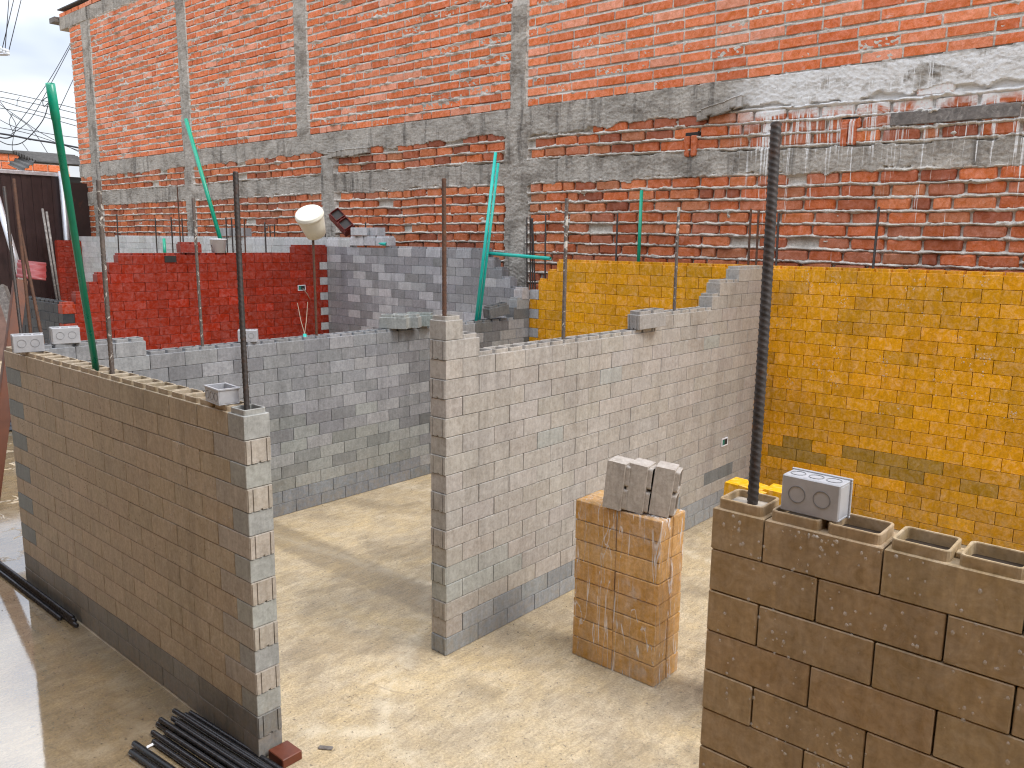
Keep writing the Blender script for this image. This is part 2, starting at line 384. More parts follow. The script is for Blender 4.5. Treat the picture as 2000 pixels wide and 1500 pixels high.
g = mesh_from('ground', [(-900, -900, -0.05), (900, -900, -0.05), (900, 900, -0.05), (-900, 900, -0.05)], [(0, 1, 2, 3)])
tag(link('ground', g, M_SOIL), kind='structure')
bm = bmesh.new(); bbox(bm, (-60, -70, -2), (72, 230, 0)); fl = link('concrete_floor', bm_mesh('concrete_floor', bm), M_FLOOR)
tag(fl, kind='structure')

# ------------------------------------------------------------------ plastic block walls
U = 1.24        # half a block
T = 1.15        # wall thickness
BL = {}
def ring_pts(cx, cy, hx, hy, r, k=3):
    P = []
    for sx, sy, a0 in ((1, 1, 0), (-1, 1, 90), (-1, -1, 180), (1, -1, 270)):
        for i in range(k+1):
            a = math.radians(a0+90*i/k); P.append((cx+sx*(hx-r)+r*math.cos(a), cy+sy*(hy-r)+r*math.sin(a)))
    return P
def block_mesh(l, kind='solid', end=0):
    """block of length l along +x, thickness T along +y, height 1; kind solid or hollow; end: -1/+1 grooved end"""
    key = (round(l, 2), kind, end)
    if key in BL: return BL[key]
    g_ = 0.0185; ch = 0.022
    bm = bmesh.new()
    if kind == 'solid':
        bbox(bm, (g_, 0, g_), (l-g_, T, 1-g_*0.3), ch)
    else:
        zt = 1.0; nC = max(1, round(l/U)); cw = l/nC
        x0, x1, y0, y1 = g_, l-g_, 0.0, T
        # outer shell with chamfered lower and upper edge
        def loop(z, ins): return [bm.verts.new(Vector(p)*S) for p in ((x0+ins, y0+ins, z), (x1-ins, y0+ins, z), (x1-ins, y1-ins, z), (x0+ins, y1-ins, z))]
        L0, L1, L2, L3 = loop(g_, ch), loop(g_+ch, 0), loop(zt-ch, 0), loop(zt, ch)
        for A, B in ((L0, L1), (L1, L2), (L2, L3)):
            for k in range(4): bm.faces.new((A[k], A[(k+1) % 4], B[(k+1) % 4], B[k]))
        bm.faces.new(L0[::-1])
        for c in range(nC):
            cx = x0+(c+0.5)*(x1-x0)/nC; hx = (x1-x0)/nC/2; cy = T/2; hy = T/2
            sq = [(cx+hx-(ch if c == nC-1 else 0), y1-ch), (cx-hx+(ch if c == 0 else 0), y1-ch), (cx-hx+(ch if c == 0 else 0), y0+ch), (cx+hx-(ch if c == nC-1 else 0), y0+ch)]
            SQ = [bm.verts.new(Vector((p[0], p[1], zt))*S) for p in sq]
            rings = []
            for ins, z in ((0.075, zt), (0.075, zt+0.205), (0.085, zt+0.225), (0.128, zt+0.225), (0.138, zt+0.205), (0.145, 0.985)):
                rings.append([bm.verts.new(Vector((p[0], p[1], z))*S) for p in ring_pts(cx, cy, hx-ins, hy-ins, max(0.03, 0.16-ins*0.6))])
            R0 = rings[0]; n = len(R0); q = n//4
            for k in range(4):
                for i in range(q-1): bm.faces.new((SQ[k], R0[k*q+i], R0[k*q+i+1]))
                bm.faces.new((SQ[k], R0[k*q+q-1], R0[(k*q+q) % n], SQ[(k+1) % 4]))
            for A, B in zip(rings, rings[1:]):
                for k in range(n): bm.faces.new((A[k], A[(k+1) % n], B[(k+1) % n], B[k]))
            f = bm.faces.new(rings[-1]); f.material_index = 1  # near black floor set high in each open cell
        # small coupling tongue between the rims
        for c in range(1, nC):
            cx = x0+c*(x1-x0)/nC
            bbox(bm, (cx-0.07, T*0.40, zt), (cx+0.07, T*0.60, zt+0.12), 0.02)
    if end:
        xe = 0.0 if end < 0 else l
        s = -1 if end < 0 else 1
        a, b = sorted((xe-s*0.03, xe+s*0.035))
        for (ya, yb, za, zb) in ((0.03, 0.19, 0.03, 0.97), (0.245, 0.89, 0.10, 0.97), (0.945, T-0.03, 0.03, 0.97), (0.245, 0.49, 0.03, 0.095), (0.60, 0.89, 0.03, 0.095)):
            bbox(bm, (a, ya, za), (b, yb, zb))
        a, b = sorted((xe-s*0.02, xe+s*0.0142)); 
    me = bm_mesh('block_%s' % kind, bm)
    me.materials.append(M_PL); me.materials.append(M_CELLFLOOR)
    BL[key] = me
    return me

class Wall:
    def __init__(self, name, label, axis, c0, cat='wall', group='plastic block partition walls'):
        self.axis, self.c0, self.bl = axis, c0, []
        self.e = None; self.name, self.label, self.cat, self.group = name, label, cat, group
    def row(self, r, a0, a1, phase, colf, top=False, ends=(0, 0), extra=None):
        """fill course r (0 at the floor) from a0 to a1 with joints at phase + k*2U"""
        k0 = math.ceil((a0-phase)/(2*U)-1e-6); js = [a0]; k = k0
        while phase+k*2*U < a1-1e-6:
            j = phase+k*2*U
            if j > a0+0.25 and a1-j > 0.25: js.append(j)
            k += 1
        js.append(a1)
        for i in range(len(js)-1):
            e = ends[0] if i == 0 else (ends[1] if i == len(js)-2 else 0)
            c = colf(r, (js[i]+js[i+1])/2, js[i+1]-js[i])
            self.bl.append([js[i], js[i+1], r, c, top if not callable(top) else top((js[i]+js[i+1])/2), e])
    def centre(self, b):
        m = (b[0]+b[1])/2
        return Vector((m, self.c0, b[2]+0.5)) if self.axis == 'x' else Vector((self.c0, m, b[2]+0.5))
WALLS = []
BOXES = []      # (x0,x1,y0,y1,h) used to see which blocks the camera can see
def visible(p, skip=None):
    o = Vector((0, 0, HC)); d = Vector(p)-o
    for bx in BOXES:
        if bx is skip: continue
        t0, t1 = 0.0, 0.985
        ok = True
        for a, lo, hi in ((0, bx[0], bx[1]), (1, bx[2], bx[3]), (2, 0.0, bx[4])):
            if abs(d[a]) < 1e-9:
                if not (lo <= o[a] <= hi): ok = False; break
                continue
            ta, tb = (lo-o[a])/d[a], (hi-o[a])/d[a]
            if ta > tb: ta, tb = tb, ta
            t0, t1 = max(t0, ta), min(t1, tb)
            if t0 > t1: ok = False; break
        if ok and t1-t0 > 1e-3: return False
    return True

def jit(c, a, rng=RNG):
    k = 1+rng.uniform(-a, a); return (c[0]*k*(1+rng.uniform(-.015, .015)), c[1]*k, c[2]*k*(1+rng.uniform(-.02, .02)), 1)
def pick(pal, rng=RNG, a=0.05): return jit(pal[rng.randrange(len(pal))], a)

XB = 65.4       # face of the back wall
# ---- left front wall (brownish beige)
BEI = [(0.415, 0.332, 0.232), (0.425, 0.342, 0.242), (0.403, 0.322, 0.224)]
GREEN_GREY = [(0.345, 0.345, 0.32), (0.325, 0.327, 0.305)]
L0, L1 = 28.25, 28.25+22*U     # 55.53
w = Wall('left_block_wall', 'beige brown plastic block wall at the left, green pipe standing in its top', 'y', 16.476); WALLS.append(w)
def cL(r, m, ln):
    near = m < L0+1.3*U; far = m > L1-1.2*U
    if r <= 1: return pick([(0.185, 0.18, 0.165), (0.21, 0.205, 0.19)])
    if far and r % 2 == 1: return pick([(0.20, 0.23, 0.235)])
    if near and r % 2 == 0 and ln < 1.5*U: return pick(GREEN_GREY)
    if near and r % 2 == 1: return pick([(0.39, 0.342, 0.285)])  # greyer tint stands in for light falling on the wall's end face
    return pick(BEI)
for r in range(15):
    even = (r % 2 == 0)
    w.row(r, L0, L1, L0+(U if even else 0), cL, top=(r == 14), ends=(0 if even else -1, 0))
BOXES.append((16.476, 16.476+T, L0, L1, 15.0))
# ---- grey inner wall running from the far end of the left wall to the back wall
GREY_B = [(0.235, 0.237, 0.246), (0.27, 0.272, 0.281), (0.21, 0.212, 0.219), (0.32, 0.322, 0.33), (0.255, 0.258, 0.264)]
GREY_G = [(0.25, 0.256, 0.243), (0.28, 0.287, 0.272), (0.225, 0.231, 0.222), (0.30, 0.307, 0.295)]
G0 = L1-T
w = Wall('grey_block_wall', 'long wall of mixed blue grey and green grey plastic blocks behind the left wall', 'x', G0); WALLS.append(w)
def cG(r, m, ln):
    if m > 50: return pick([(0.18, 0.183, 0.187), (0.23, 0.233, 0.237), (0.33, 0.333, 0.33), (0.15, 0.153, 0.15)])
    if r <= 1: return pick([(0.23, 0.245, 0.265), (0.21, 0.225, 0.245)])
    q = r+RNG.uniform(-2.2, 2.2)+(m-30)*0.05
    return pick(GREY_G if q < 6.2 else GREY_B)
PHG = 37.30
for r in range(14):
    w.row(r, 16.476+(T if r % 2 == 0 else 0), XB, PHG+(U if r % 2 == 0 else 0), cG, top=(r == 13 and (lambda m: m > 24.0)) or False)
w.row(14, 17.7, 24.7, 17.7, cG, top=True)
w.row(14, 62.9, XB, 62.9, cG, top=True); w.row(15, 63.4, XB, 63.4, cG, top=True); w.row(16, 64.2, XB, 64.2, lambda r, m, ln: pick([(0.48, 0.45, 0.44)]), top=True)
BOXES.append((17.0, XB, G0, L1, 14.0))
# ---- pale beige middle wall
PALE = [(0.375, 0.342, 0.305), (0.39, 0.356, 0.318), (0.362, 0.33, 0.296), (0.378, 0.348, 0.317)]
MX, MY = 27.97, 28.66
w = Wall('middle_block_wall', 'pale beige plastic block wall in the middle, ending in a stepped yellow corner', 'x', MY); WALLS.append(w)
def cM(r, m, ln):
    far = m > XB-1.3
    if r == 0 or (r == 1 and m > MX+U) or (r == 2 and 38 < m < 52 and RNG.random() < 0.5): return pick([(0.26, 0.272, 0.28), (0.285, 0.297, 0.305), (0.235, 0.248, 0.26)])
    if r == 1: return pick(PALE)
    if r == 3 and 56 < m < 61.2: return pick([(0.18, 0.19, 0.19)])
    if r in (3, 4) and m < MX+5 or RNG.random() < 0.02: return pick([(0.345, 0.345, 0.32)])
    return pick(PALE)
for r in range(16):
    xe_ = XB-0.55 if r % 2 == 0 else XB
    if r % 2 == 0: w.row(r, xe_, XB, xe_, lambda r, m, ln: pick([(0.60, 0.27, 0.01)]))
    w.row(r, MX, xe_, MX+(U if r % 2 else 0), cM, top=((lambda m: m < 48.2) if r == 15 else False), ends=(-1 if r % 2 == 0 else 0, 0))
# dark patch block near the floor
w.row(16, MX, MX+2*U, MX, cM, top=True, ends=(-1, 0)); w.row(17, MX, MX+U, MX, cM, top=True)
w.row(16, 48.0, XB, 48.0, cM, top=True); w.row(17, 56.2, XB, 56.2, cM, top=True); w.row(18, 57.3, XB, 57.3, cM, top=True); w.row(19, 60.5, XB, 60.5, cM, top=True)
BOXES.append((MX, XB, MY, MY+T, 16.0))
# ---- right front wall
BRN = [(0.385, 0.275, 0.16), (0.40, 0.288, 0.17), (0.37, 0.265, 0.152), (0.388, 0.286, 0.172)]
F1 = 8.05
w = Wall('right_front_block_wall', 'wet brown plastic block wall in the right foreground with open cells on top', 'y', 16.35); WALLS.append(w)
for r in range(16):
    w.row(r, -9.4, F1, F1-(U if r % 2 else 0), lambda r, m, ln: pick(BRN, a=0.05), top=(r == 15))
BOXES.append((16.35, 16.35+T, -9.4, F1, 16.0))
# ---- yellow stretch of the back wall
YEL = [(0.68, 0.302, 0.008), (0.70, 0.315, 0.009), (0.66, 0.29, 0.008), (0.71, 0.322, 0.010)]
OCH = [(0.57, 0.27, 0.018), (0.54, 0.255, 0.021), (0.60, 0.28, 0.014)]
w = Wall('yellow_block_wall', 'mustard yellow plastic block wall standing in front of the brick wall', 'y', XB); WALLS.append(w)
def cY(r, m, ln):
    q = math.sin(m*0.33+r*0.9)+math.sin(m*0.21-r*0.55+1.0)+RNG.uniform(-0.9, 0.9)
    if r in (4, 5) and m < 27 and RNG.random() < 0.75: return pick([(0.35, 0.20, 0.035), (0.39, 0.215, 0.032)])
    if r < 3 and m < 27: return pick(OCH if RNG.random() < 0.7 else YEL)
    if m < 27 and q > 0.75: return pick(OCH)
    if RNG.random() < 0.12: return pick([(0.74, 0.325, 0.007)])
    return pick(YEL if RNG.random() < 0.85 else OCH)
PHY = 26.13
for r in range(20):
    a1 = {19: 50.81, 18: 51.98, 17: 53.2}.get(r, G0)
    if r % 2 == 0 and r < 17: a1 = G0-U; w.row(r, G0-U, G0, G0-U, lambda r, m, ln: pick([(0.40, 0.39, 0.385)]))
    w.row(r, -12.0, a1, PHY+(U if r % 2 == 0 else 0), cY, top=((lambda m: True) if r == 19 else ((lambda m: m > 50.0) if r > 16 else False)))
BOXES.append((XB, XB+T, -12, G0, 19.0))
# ---- pale grey stretch of the back wall
HG = [(0.43, 0.43, 0.43), (0.30, 0.30, 0.30), (0.245, 0.245, 0.248), (0.35, 0.35, 0.352), (0.27, 0.267, 0.272), (0.23, 0.23, 0.228), (0.46, 0.452, 0.445)]
HL = [(0.50, 0.50, 0.485), (0.54, 0.54, 0.53), (0.47, 0.475, 0.455)]
R1Y = 89.4
w = Wall('pale_grey_block_wall', 'chequered light and dark grey plastic block wall behind the red wall', 'y', XB); WALLS.append(w)
def cH(r, m, ln): return pick(HL if m > R1Y+2 else HG)
PHH = 60.4
for r in range(21):
    a0 = {20: 60.6, 19: 59.5, 18: 58.3, 17: 57.1, 16: 56.0}.get(r, L1)
    w.row(r, a0, 171.0, PHH+(U if r % 2 else 0), cH, top=(lambda m, r=r: (r == 20 and m < 79) or (r > 15 and m < 62)))
w.row(21, 84.5, 171.0, 84.5, lambda r, m, ln: pick(HL), top=lambda m: True)
BOXES.append((XB, XB+T, L1, 171, 20.0))
# ---- red wall
RED = [(0.265, 0.028, 0.013), (0.28, 0.030, 0.014), (0.25, 0.026, 0.012), (0.27, 0.033, 0.017)]
REDB = [(0.34, 0.030, 0.013), (0.31, 0.028, 0.012)]
R10 = 32.2
w = Wall('red_block_wall', 'dark red plastic block wall with a stepped left end at the back left', 'x', R1Y); WALLS.append(w)
def cR(r, m, ln):
    if r == 15 and m > 46 and RNG.random() < 0.7: return pick(REDB)
    if r in (13, 14) and 52 < m < 62 and RNG.random() < 0.7: return pick(REDB)
    if m < 34 and r % 2 == 0: return pick([(0.34, 0.047, 0.022)])
    return pick(RED if RNG.random() < 0.93 else REDB)
st = {15: 33.6, 16: 35.0, 17: 35.9, 18: 37.2, 19: 38.2}
for r in range(20):
    a0 = st.get(r, R10 if r % 2 == 0 else R10+T)
    a1 = XB
    ph = 37.25+(U if r % 2 == 0 else 0)
    if r % 2 == 0 and r > 2: a1 = XB-U; w.row(r, XB-U, XB, XB-U, lambda r, m, ln: pick([(0.46, 0.45, 0.44)]))
    w.row(r, a0, a1, ph, cR, top=(lambda m, r=r: r == 19 or (r == 14 and m < 35) or (r > 14 and m < 39)))
w.row(20, 60.4, XB, 60.4, cR, top=True)
BOXES.append((R10, XB, R1Y, R1Y+T, 18.0))
# ---- black wall at its left end
w = Wall('black_block_wall', 'low black plastic block wall joining the left end of the red wall', 'y', R10); WALLS.append(w)
for r in range(15):
    w.row(r, R1Y+(T if r % 2 == 0 else 0), 104.0, R1Y+(T if r % 2 == 0 else 0)+U, lambda r, m, ln: pick([(0.030, 0.032, 0.036), (0.040, 0.042, 0.046), (0.024, 0.025, 0.03)]), top=(r == 14))
# ---- short red wall far behind
w = Wall('far_red_block_wall', 'narrow red plastic block wall end beside the leaning green pipe, far back left', 'x', 169.0); WALLS.append(w)
for r in range(21):
    w.row(r, 60.9, XB, 60.9+(U if r % 2 else 0), cR, top=(r == 20))

def stuff_mesh(name, boxes, mt, attr=True):
    """boxes: list of (8 corner points in metres, colour, rnd)"""
    n = len(boxes); V = np.zeros((n*8, 3), np.float32); C = np.zeros((n*8, 4), np.float32)
    Fq = np.array([(0, 3, 2, 1), (4, 5, 6, 7), (0, 1, 5, 4), (1, 2, 6, 5), (2, 3, 7, 6), (3, 0, 4, 7)])
    F = np.zeros((n*6, 4), np.int32)
    for i, (P, c, rr) in enumerate(boxes):
        V[i*8:i*8+8] = P; C[i*8:i*8+8, :3] = c[:3]; C[i*8:i*8+8, 3] = rr; F[i*6:i*6+6] = Fq+i*8
    me = bpy.data.meshes.new(name); me.from_pydata(V.tolist(), [], F.tolist()); me.update()
    at = me.color_attributes.new('bcol', 'FLOAT_COLOR', 'POINT'); at.data.foreach_set('color', C.ravel())
    me.materials.append(mt)
    return me
def box8(a, b):
    return [(a[0], a[1], a[2]), (b[0], a[1], a[2]), (b[0], b[1], a[2]), (a[0], b[1], a[2]), (a[0], a[1], b[2]), (b[0], a[1], b[2]), (b[0], b[1], b[2]), (a[0], b[1], b[2])]
WE = {}
LIM = 290
for w in WALLS:
    amin = min(b[0] for b in w.bl)
    base = (amin, w.c0+T/2, 0) if w.axis == 'x' else (w.c0+T/2, amin, 0)
    w.e = empty(w.name, base, w.label, 'block wall', w.group, 'thing'); WE[w.name] = w.e
    sc = []
    own = None
    for bx in BOXES:
        if (w.axis == 'x' and abs(bx[2]-w.c0) < 0.05) or (w.axis == 'y' and abs(bx[0]-w.c0) < 0.05 and bx[2]-0.1 <= amin+1 and bx[3] > amin+1): own = bx
    for b in w.bl:
        c = w.centre(b); pts = [c, c+Vector((0, 0, 0.45))]
        vis = any(in_frame(p, 0.01) and visible(p-Vector((0.02, 0, 0)) if w.axis == 'y' else p-Vector((0, 0.02, 0)), own) for p in pts)
        sc.append((0 if (vis or (b[4] and in_frame(c, 0.02))) else 1, depth_of(c), b))
    sc.sort(key=lambda t: (t[0], t[1]))
    rest = []
    for i, (v_, d_, b) in enumerate(sc):
        l = b[1]-b[0]; jx = RNG.uniform(-0.006, 0.006); jd = RNG.uniform(-0.012, 0.012)
        if i < LIM:
            me = block_mesh(l, 'hollow' if b[4] else 'solid', b[5])
            o = link('block', me, None, w.e); o.color = b[3]
            if w.axis == 'x': p = Vector((b[0], w.c0+jd, b[2]))
            else:
                p = Vector((w.c0+T+jd, b[0], b[2])); 
            o.rotation_euler = (RNG.uniform(-.0015, .0015), RNG.uniform(-.0015, .0015), (math.pi/2 if w.axis == 'y' else 0)+RNG.uniform(-.002, .002))
            o.location = p*S - w.e.location
        else:
            g_ = 0.012
            if w.axis == 'x': A, B = (b[0]+g_, w.c0+jd, b[2]+g_), (b[1]-g_, w.c0+T+jd, b[2]+1)
            else: A, B = (w.c0+jd, b[0]+g_, b[2]+g_), (w.c0+T+jd, b[1]-g_, b[2]+1)
            off = w.e.location
            rest.append(([(x*S-off.x, y*S-off.y, z*S-off.z) for x, y, z in box8(A, B)], b[3], RNG.random()))
    if rest:
        o = link('remaining_blocks', stuff_mesh('remaining_blocks', rest, M_PLS), None, w.e); tag(o, kind='stuff')

# ------------------------------------------------------------------ old and new brick wall behind the site
XW = 70.0
WY0, WY1 = -8.0, 178.6
bw = empty('brick_wall', (XW, WY1, 0), 'tall party wall of new orange bricks over old red bricks with concrete beams', 'brick wall', None, 'thing')
BWL = bw.location
NEWZ, NEWP, NEWH = 36.50, 1.02, 0.73
OLDP = 1.08
def mid_beam(y):      # lower concrete beam: bottom and top edge
    t = np.clip((y-18.6)/(53.8-18.6), 0, 1); return 27.9+0.4*t, 29.9+0.85*t
def col_up(y):        # columns of the new masonry
    return ((y > 59.0) & (y < 61.3)) | ((y > 98.9) & (y < 101.9)) | ((y > 132.1) & (y < 135.2)) | ((y > 169.0) & (y < 172.8))
def col_lo(y):
    return ((y > 58.5) & (y < 62.0)) | ((y > 92.9) & (y < 96.0)) | ((y > 132.1) & (y < 135.2)) | ((y > 169.0) & (y < 172.8))
def zones(y, z):
    """0 new masonry, 1 old masonry, 2 beam, 3 column"""
    e1 = (fbm(y*0.45, z*0+3.0, 5, 4)-0.5)*2.6; e2 = (fbm(y*0.9, z*0+7.0, 9, 4)-0.5)*1.1; e3 = (fbm(y*0.8, z*0+1.0, 21, 3)-0.5)*0.5
    ub = np.where(y < 36, 33.9, np.where(y < 62, 33.5, 33.7))+e1*np.where(y < 62, 0.55, 0.4)
    b0, b1 = mid_beam(y)
    zn = np.where(z > 36.42+e3*0.3, 0, 1)
    yy = y+(fbm(z*0.7, y*0+2.0, 31, 3)-0.5)*0.5
    zn = np.where((zn == 1) & (z > ub), 2, zn)
    zn = np.where((zn == 1) & (z > b0+e2) & (z < b1+e3), 2, zn)
    zn = np.where((z > 62.9) & (z < 65.3) & (y > 62), 2, zn)
    cu = col_up(yy) & (z > 36.0) & (z < 63.2); cl = col_lo(yy+(fbm(z*0.5, y*0, 33, 3)-0.5)*0.8) & (z <= 36.4)
    cl = cl & ~((yy > 92.0) & (yy < 97) & (z > 33.4))
    return np.where(cu | cl, 3, zn)
def old_course(z, y):
    """distance to the nearest bed joint of the old masonry, above and below the middle beam"""
    b0, b1 = mid_beam(y)
    ref = np.where(z > (b0+b1)/2, b1+0.10, b0-0.02)
    q = (z-ref+(fbm(y*0.10, y*0, 3, 2)-0.5)*0.25)/OLDP
    q = q+(fbm(y*0.7, z*0.6, 44, 3)-0.5)*0.22
    return (q-np.round(q))*OLDP
def field(y, z):
    zn = zones(y, z)
    n1 = fbm(y*1.3, z*2.2, 1, 4)-0.5; n2 = fbm(y*4.5, z*6.0, 2, 3)-0.5; n3 = fbm(y*0.3, z*0.3, 8, 2)
    # new: raked joints, squeezed-out lumps mostly on the far panels
    q = (z-NEWZ)/NEWP; fr = (q-np.floor(q))*NEWP
    bed = np.exp(-((fr-NEWH-0.12)/0.17)**2)+np.exp(-((fr+0.14)/0.13)**2)
    lump = np.clip(fbm(y*0.9, z*1.5, 12, 4)-np.where(y > 62, 0.47, 0.60), 0, 1)*np.where(y > 62, 3.0, 1.6)
    jt = np.clip((fr-NEWH)/(NEWP-NEWH), 0, 1)
    new = -0.06-0.30*jt**4+0.11*n2+0.05*n1+bed*lump*(0.45+0.6*n2)
    # old: fat squeezed bed joints, deep perpends
    dj = old_course(z, y)
    wj = 0.165+0.12*(fbm(y*0.9, z*0.9, 14, 3)-0.5)*2
    amp = 0.10+0.5*np.clip(fbm(y*0.55, z*0.9, 15, 3)-0.38, 0, 1)
    old = -0.34+np.exp(-(np.abs(dj-0.03)/wj)**2.6)*(amp+0.32+0.34*n2)+0.12*n2+0.05*n1-0.08*np.exp(-((dj+0.19)/0.08)**2)
    smear = np.clip(fbm(y*0.55, z*1.1, 18, 4)-0.64, 0, 1)*3.2
    old = old+smear*(0.6+n2)
    beam = 0.10+0.09*n1+0.15*n2+0.16*(n3-0.5)+0.10*(fbm(y*9.0, z*11.0, 61, 2)-0.5)
    cold = 0.13+0.14*n1+0.16*n2+np.where((y > 92) & (y < 97), 0.3, 0.0)
    return np.where(zn == 0, new, np.where(zn == 1, old, np.where(zn == 2, beam, cold))), zn
def wall_patch(ys, zs, acc):
    Y, Z = np.meshgrid(ys, zs); D, ZN = field(Y, Z)
    ny, nz = len(ys), len(zs)
    co = np.stack([XW*S-D*S-BWL.x, Y*S-BWL.y, Z*S-BWL.z], -1).reshape(-1, 3)
    i = np.arange(ny*nz).reshape(nz, ny)
    q = np.stack([i[:-1, :-1], i[1:, :-1], i[1:, 1:], i[:-1, 1:]], -1).reshape(-1, 4)
    zf = ZN[:-1, :-1].reshape(-1); yf = Y[:-1, :-1].reshape(-1); zz = Z[:-1, :-1].reshape(-1)
    acc.append((co, q, zf, yf, zz))
def grid_mesh(name, parts, mt):
    Vs, Fs, o = [], [], 0
    for co, q in parts:
        if len(q) == 0: continue
        us, inv = np.unique(q, return_inverse=True)
        Vs.append(co[us]); Fs.append(inv.reshape(-1, 4)+o); o += len(us)
    V = np.concatenate(Vs).astype(np.float32); F = np.concatenate(Fs).astype(np.int32)
    me = bpy.data.meshes.new(name); me.vertices.add(len(V)); me.vertices.foreach_set('co', V.ravel())
    me.loops.add(len(F)*4); me.loops.foreach_set('vertex_index', F.ravel())
    me.polygons.add(len(F)); me.polygons.foreach_set('loop_start', np.arange(0, len(F)*4, 4, dtype=np.int32))
    me.polygons.foreach_set('loop_total', np.full(len(F), 4, np.int32))
    me.polygons.foreach_set('use_smooth', np.ones(len(F), bool))
    me.update(); me.validate(); me.materials.append(mt)
    return me
acc = []
wall_patch(np.arange(WY0, 62.01, 0.125), np.arange(14.0, 47.0, 0.085), acc)
wall_patch(np.arange(62.0, WY1+0.2, 0.24), np.arange(17.0, 65.3, 0.095), acc)
link('mortar', grid_mesh('mortar', [(a[0], a[1][(a[2] == 0) | (a[2] == 1)]) for a in acc], M_MORT), None, bw)
link('concrete_beam', grid_mesh('concrete_beam', [(a[0], a[1][(a[2] == 2) & (a[4] > 32) & (a[4] < 40)]) for a in acc], M_CONC), None, bw)
link('concrete_beam', grid_mesh('concrete_beam', [(a[0], a[1][(a[2] == 2) & (a[4] <= 32)]) for a in acc], M_CONC), None, bw)
link('concrete_beam', grid_mesh('concrete_beam', [(a[0], a[1][(a[2] == 2) & (a[4] >= 40)]) for a in acc], M_CONC), None, bw)
for (ya, yb) in ((57.5, 63.0), (98, 103), (91.5, 97.5), (131, 136.5), (168, 174)):
    link('concrete_column', grid_mesh('concrete_column', [(a[0], a[1][(a[2] == 3) & (a[3] > ya) & (a[3] < yb)]) for a in acc], M_CONC), None, bw)
# core of the wall and the parts above the frame
bm = bmesh.new(); bbox(bm, (XW+0.75, WY0, 0), (XW+3.0, WY1, 65.2)); bbox(bm, (XW+0.3, WY0, 47.0), (XW+0.75, 62.0, 65.2)); bbox(bm, (XW+0.3, WY0, 0), (XW+0.75, WY1, 14.0))
c_ = link('masonry_core', bm_mesh('masonry_core', bm), M_MORT, bw); c_.location = -BWL
# projecting end of the top beam, a course above it and the eaves sheet
bm = bmesh.new(); bbox(bm, (XW-0.25, WY1-9, 62.9), (XW+3.1, 182.6, 65.3), 0.08); o = link('concrete_beam', bm_mesh('beam_end', bm), M_CONC, bw); o.location = -BWL
bm = bmesh.new(); bbox(bm, (XW-1.2, 182.3, 64.4), (XW+1.0, 185.0, 65.4), 0.05); o = link('timber_purlin', bm_mesh('timber_purlin', bm), M_PLANK, bw); o.location = -BWL
bm = bmesh.new(); bbox(bm, (XW-0.3, 60, 66.75), (XW+6, 182.9, 66.95)); o = link('eaves_sheet', bm_mesh('eaves_sheet', bm), M_ROOFD, bw); o.location = -BWL

# bricks ---------------------------------------------------------------------
NEWC = [(0.70, 0.19, 0.07), (0.74, 0.215, 0.088), (0.64, 0.16, 0.056), (0.76, 0.25, 0.12), (0.68, 0.175, 0.062), (0.74, 0.29, 0.17), (0.72, 0.195, 0.075), (0.60, 0.15, 0.055)]
OLDC = [(0.50, 0.13, 0.045), (0.56, 0.155, 0.055), (0.42, 0.11, 0.042), (0.46, 0.165, 0.075), (0.32, 0.09, 0.042), (0.58, 0.18, 0.07), (0.45, 0.15, 0.075), (0.54, 0.14, 0.05)]
def brick_variant(k, old):
    rg = random.Random(100+k+(50 if old else 0)); bm = bmesh.new()
    ln = 3.02 if not old else 2.72; h = NEWH if not old else 0.90
    bbox(bm, (0, -ln/2, -h/2), (1.3, ln/2, h/2), 0.03 if not old else 0.12)
    for v in bm.verts:
        a = 0.02 if not old else 0.055
        v.co += Vector((rg.uniform(-a, a)*0.7, rg.uniform(-a, a), rg.uniform(-a, a)))*S
    me = bm_mesh('brick', bm); me.materials.append(M_BR); return me
BV = {False: [brick_variant(k, False) for k in range(6)], True: [brick_variant(k, True) for k in range(8)]}
bricks = []     # (y centre, z centre, length factor, x offset, tilt, old, colour)
k = 0
while NEWZ+k*NEWP < 62.6:
    zc = NEWZ+k*NEWP+NEWH/2
    for (pa, pb) in ((-8.0, 58.95), (61.35, 98.85), (101.95, 132.05), (135.25, 168.95), (172.85, 178.5)):
        y = pa-(1.6 if k % 2 else 0)+RNG.uniform(-0.2, 0.2)
        while y < pb-0.3:
            ln = 3.2*(0.5 if RNG.random() < 0.07 else 1.0)+RNG.uniform(-0.12, 0.12)
            a, b = max(y, pa), min(y+ln, pb); y += ln
            if b-a < 0.5: continue
            bricks.append(((a+b)/2, zc+RNG.uniform(-.03, .03), (b-a-0.16)/3.02, RNG.uniform(-0.05, 0.05), RNG.uniform(-.006, .006), False, pick(NEWC, a=0.1)))
    k += 1
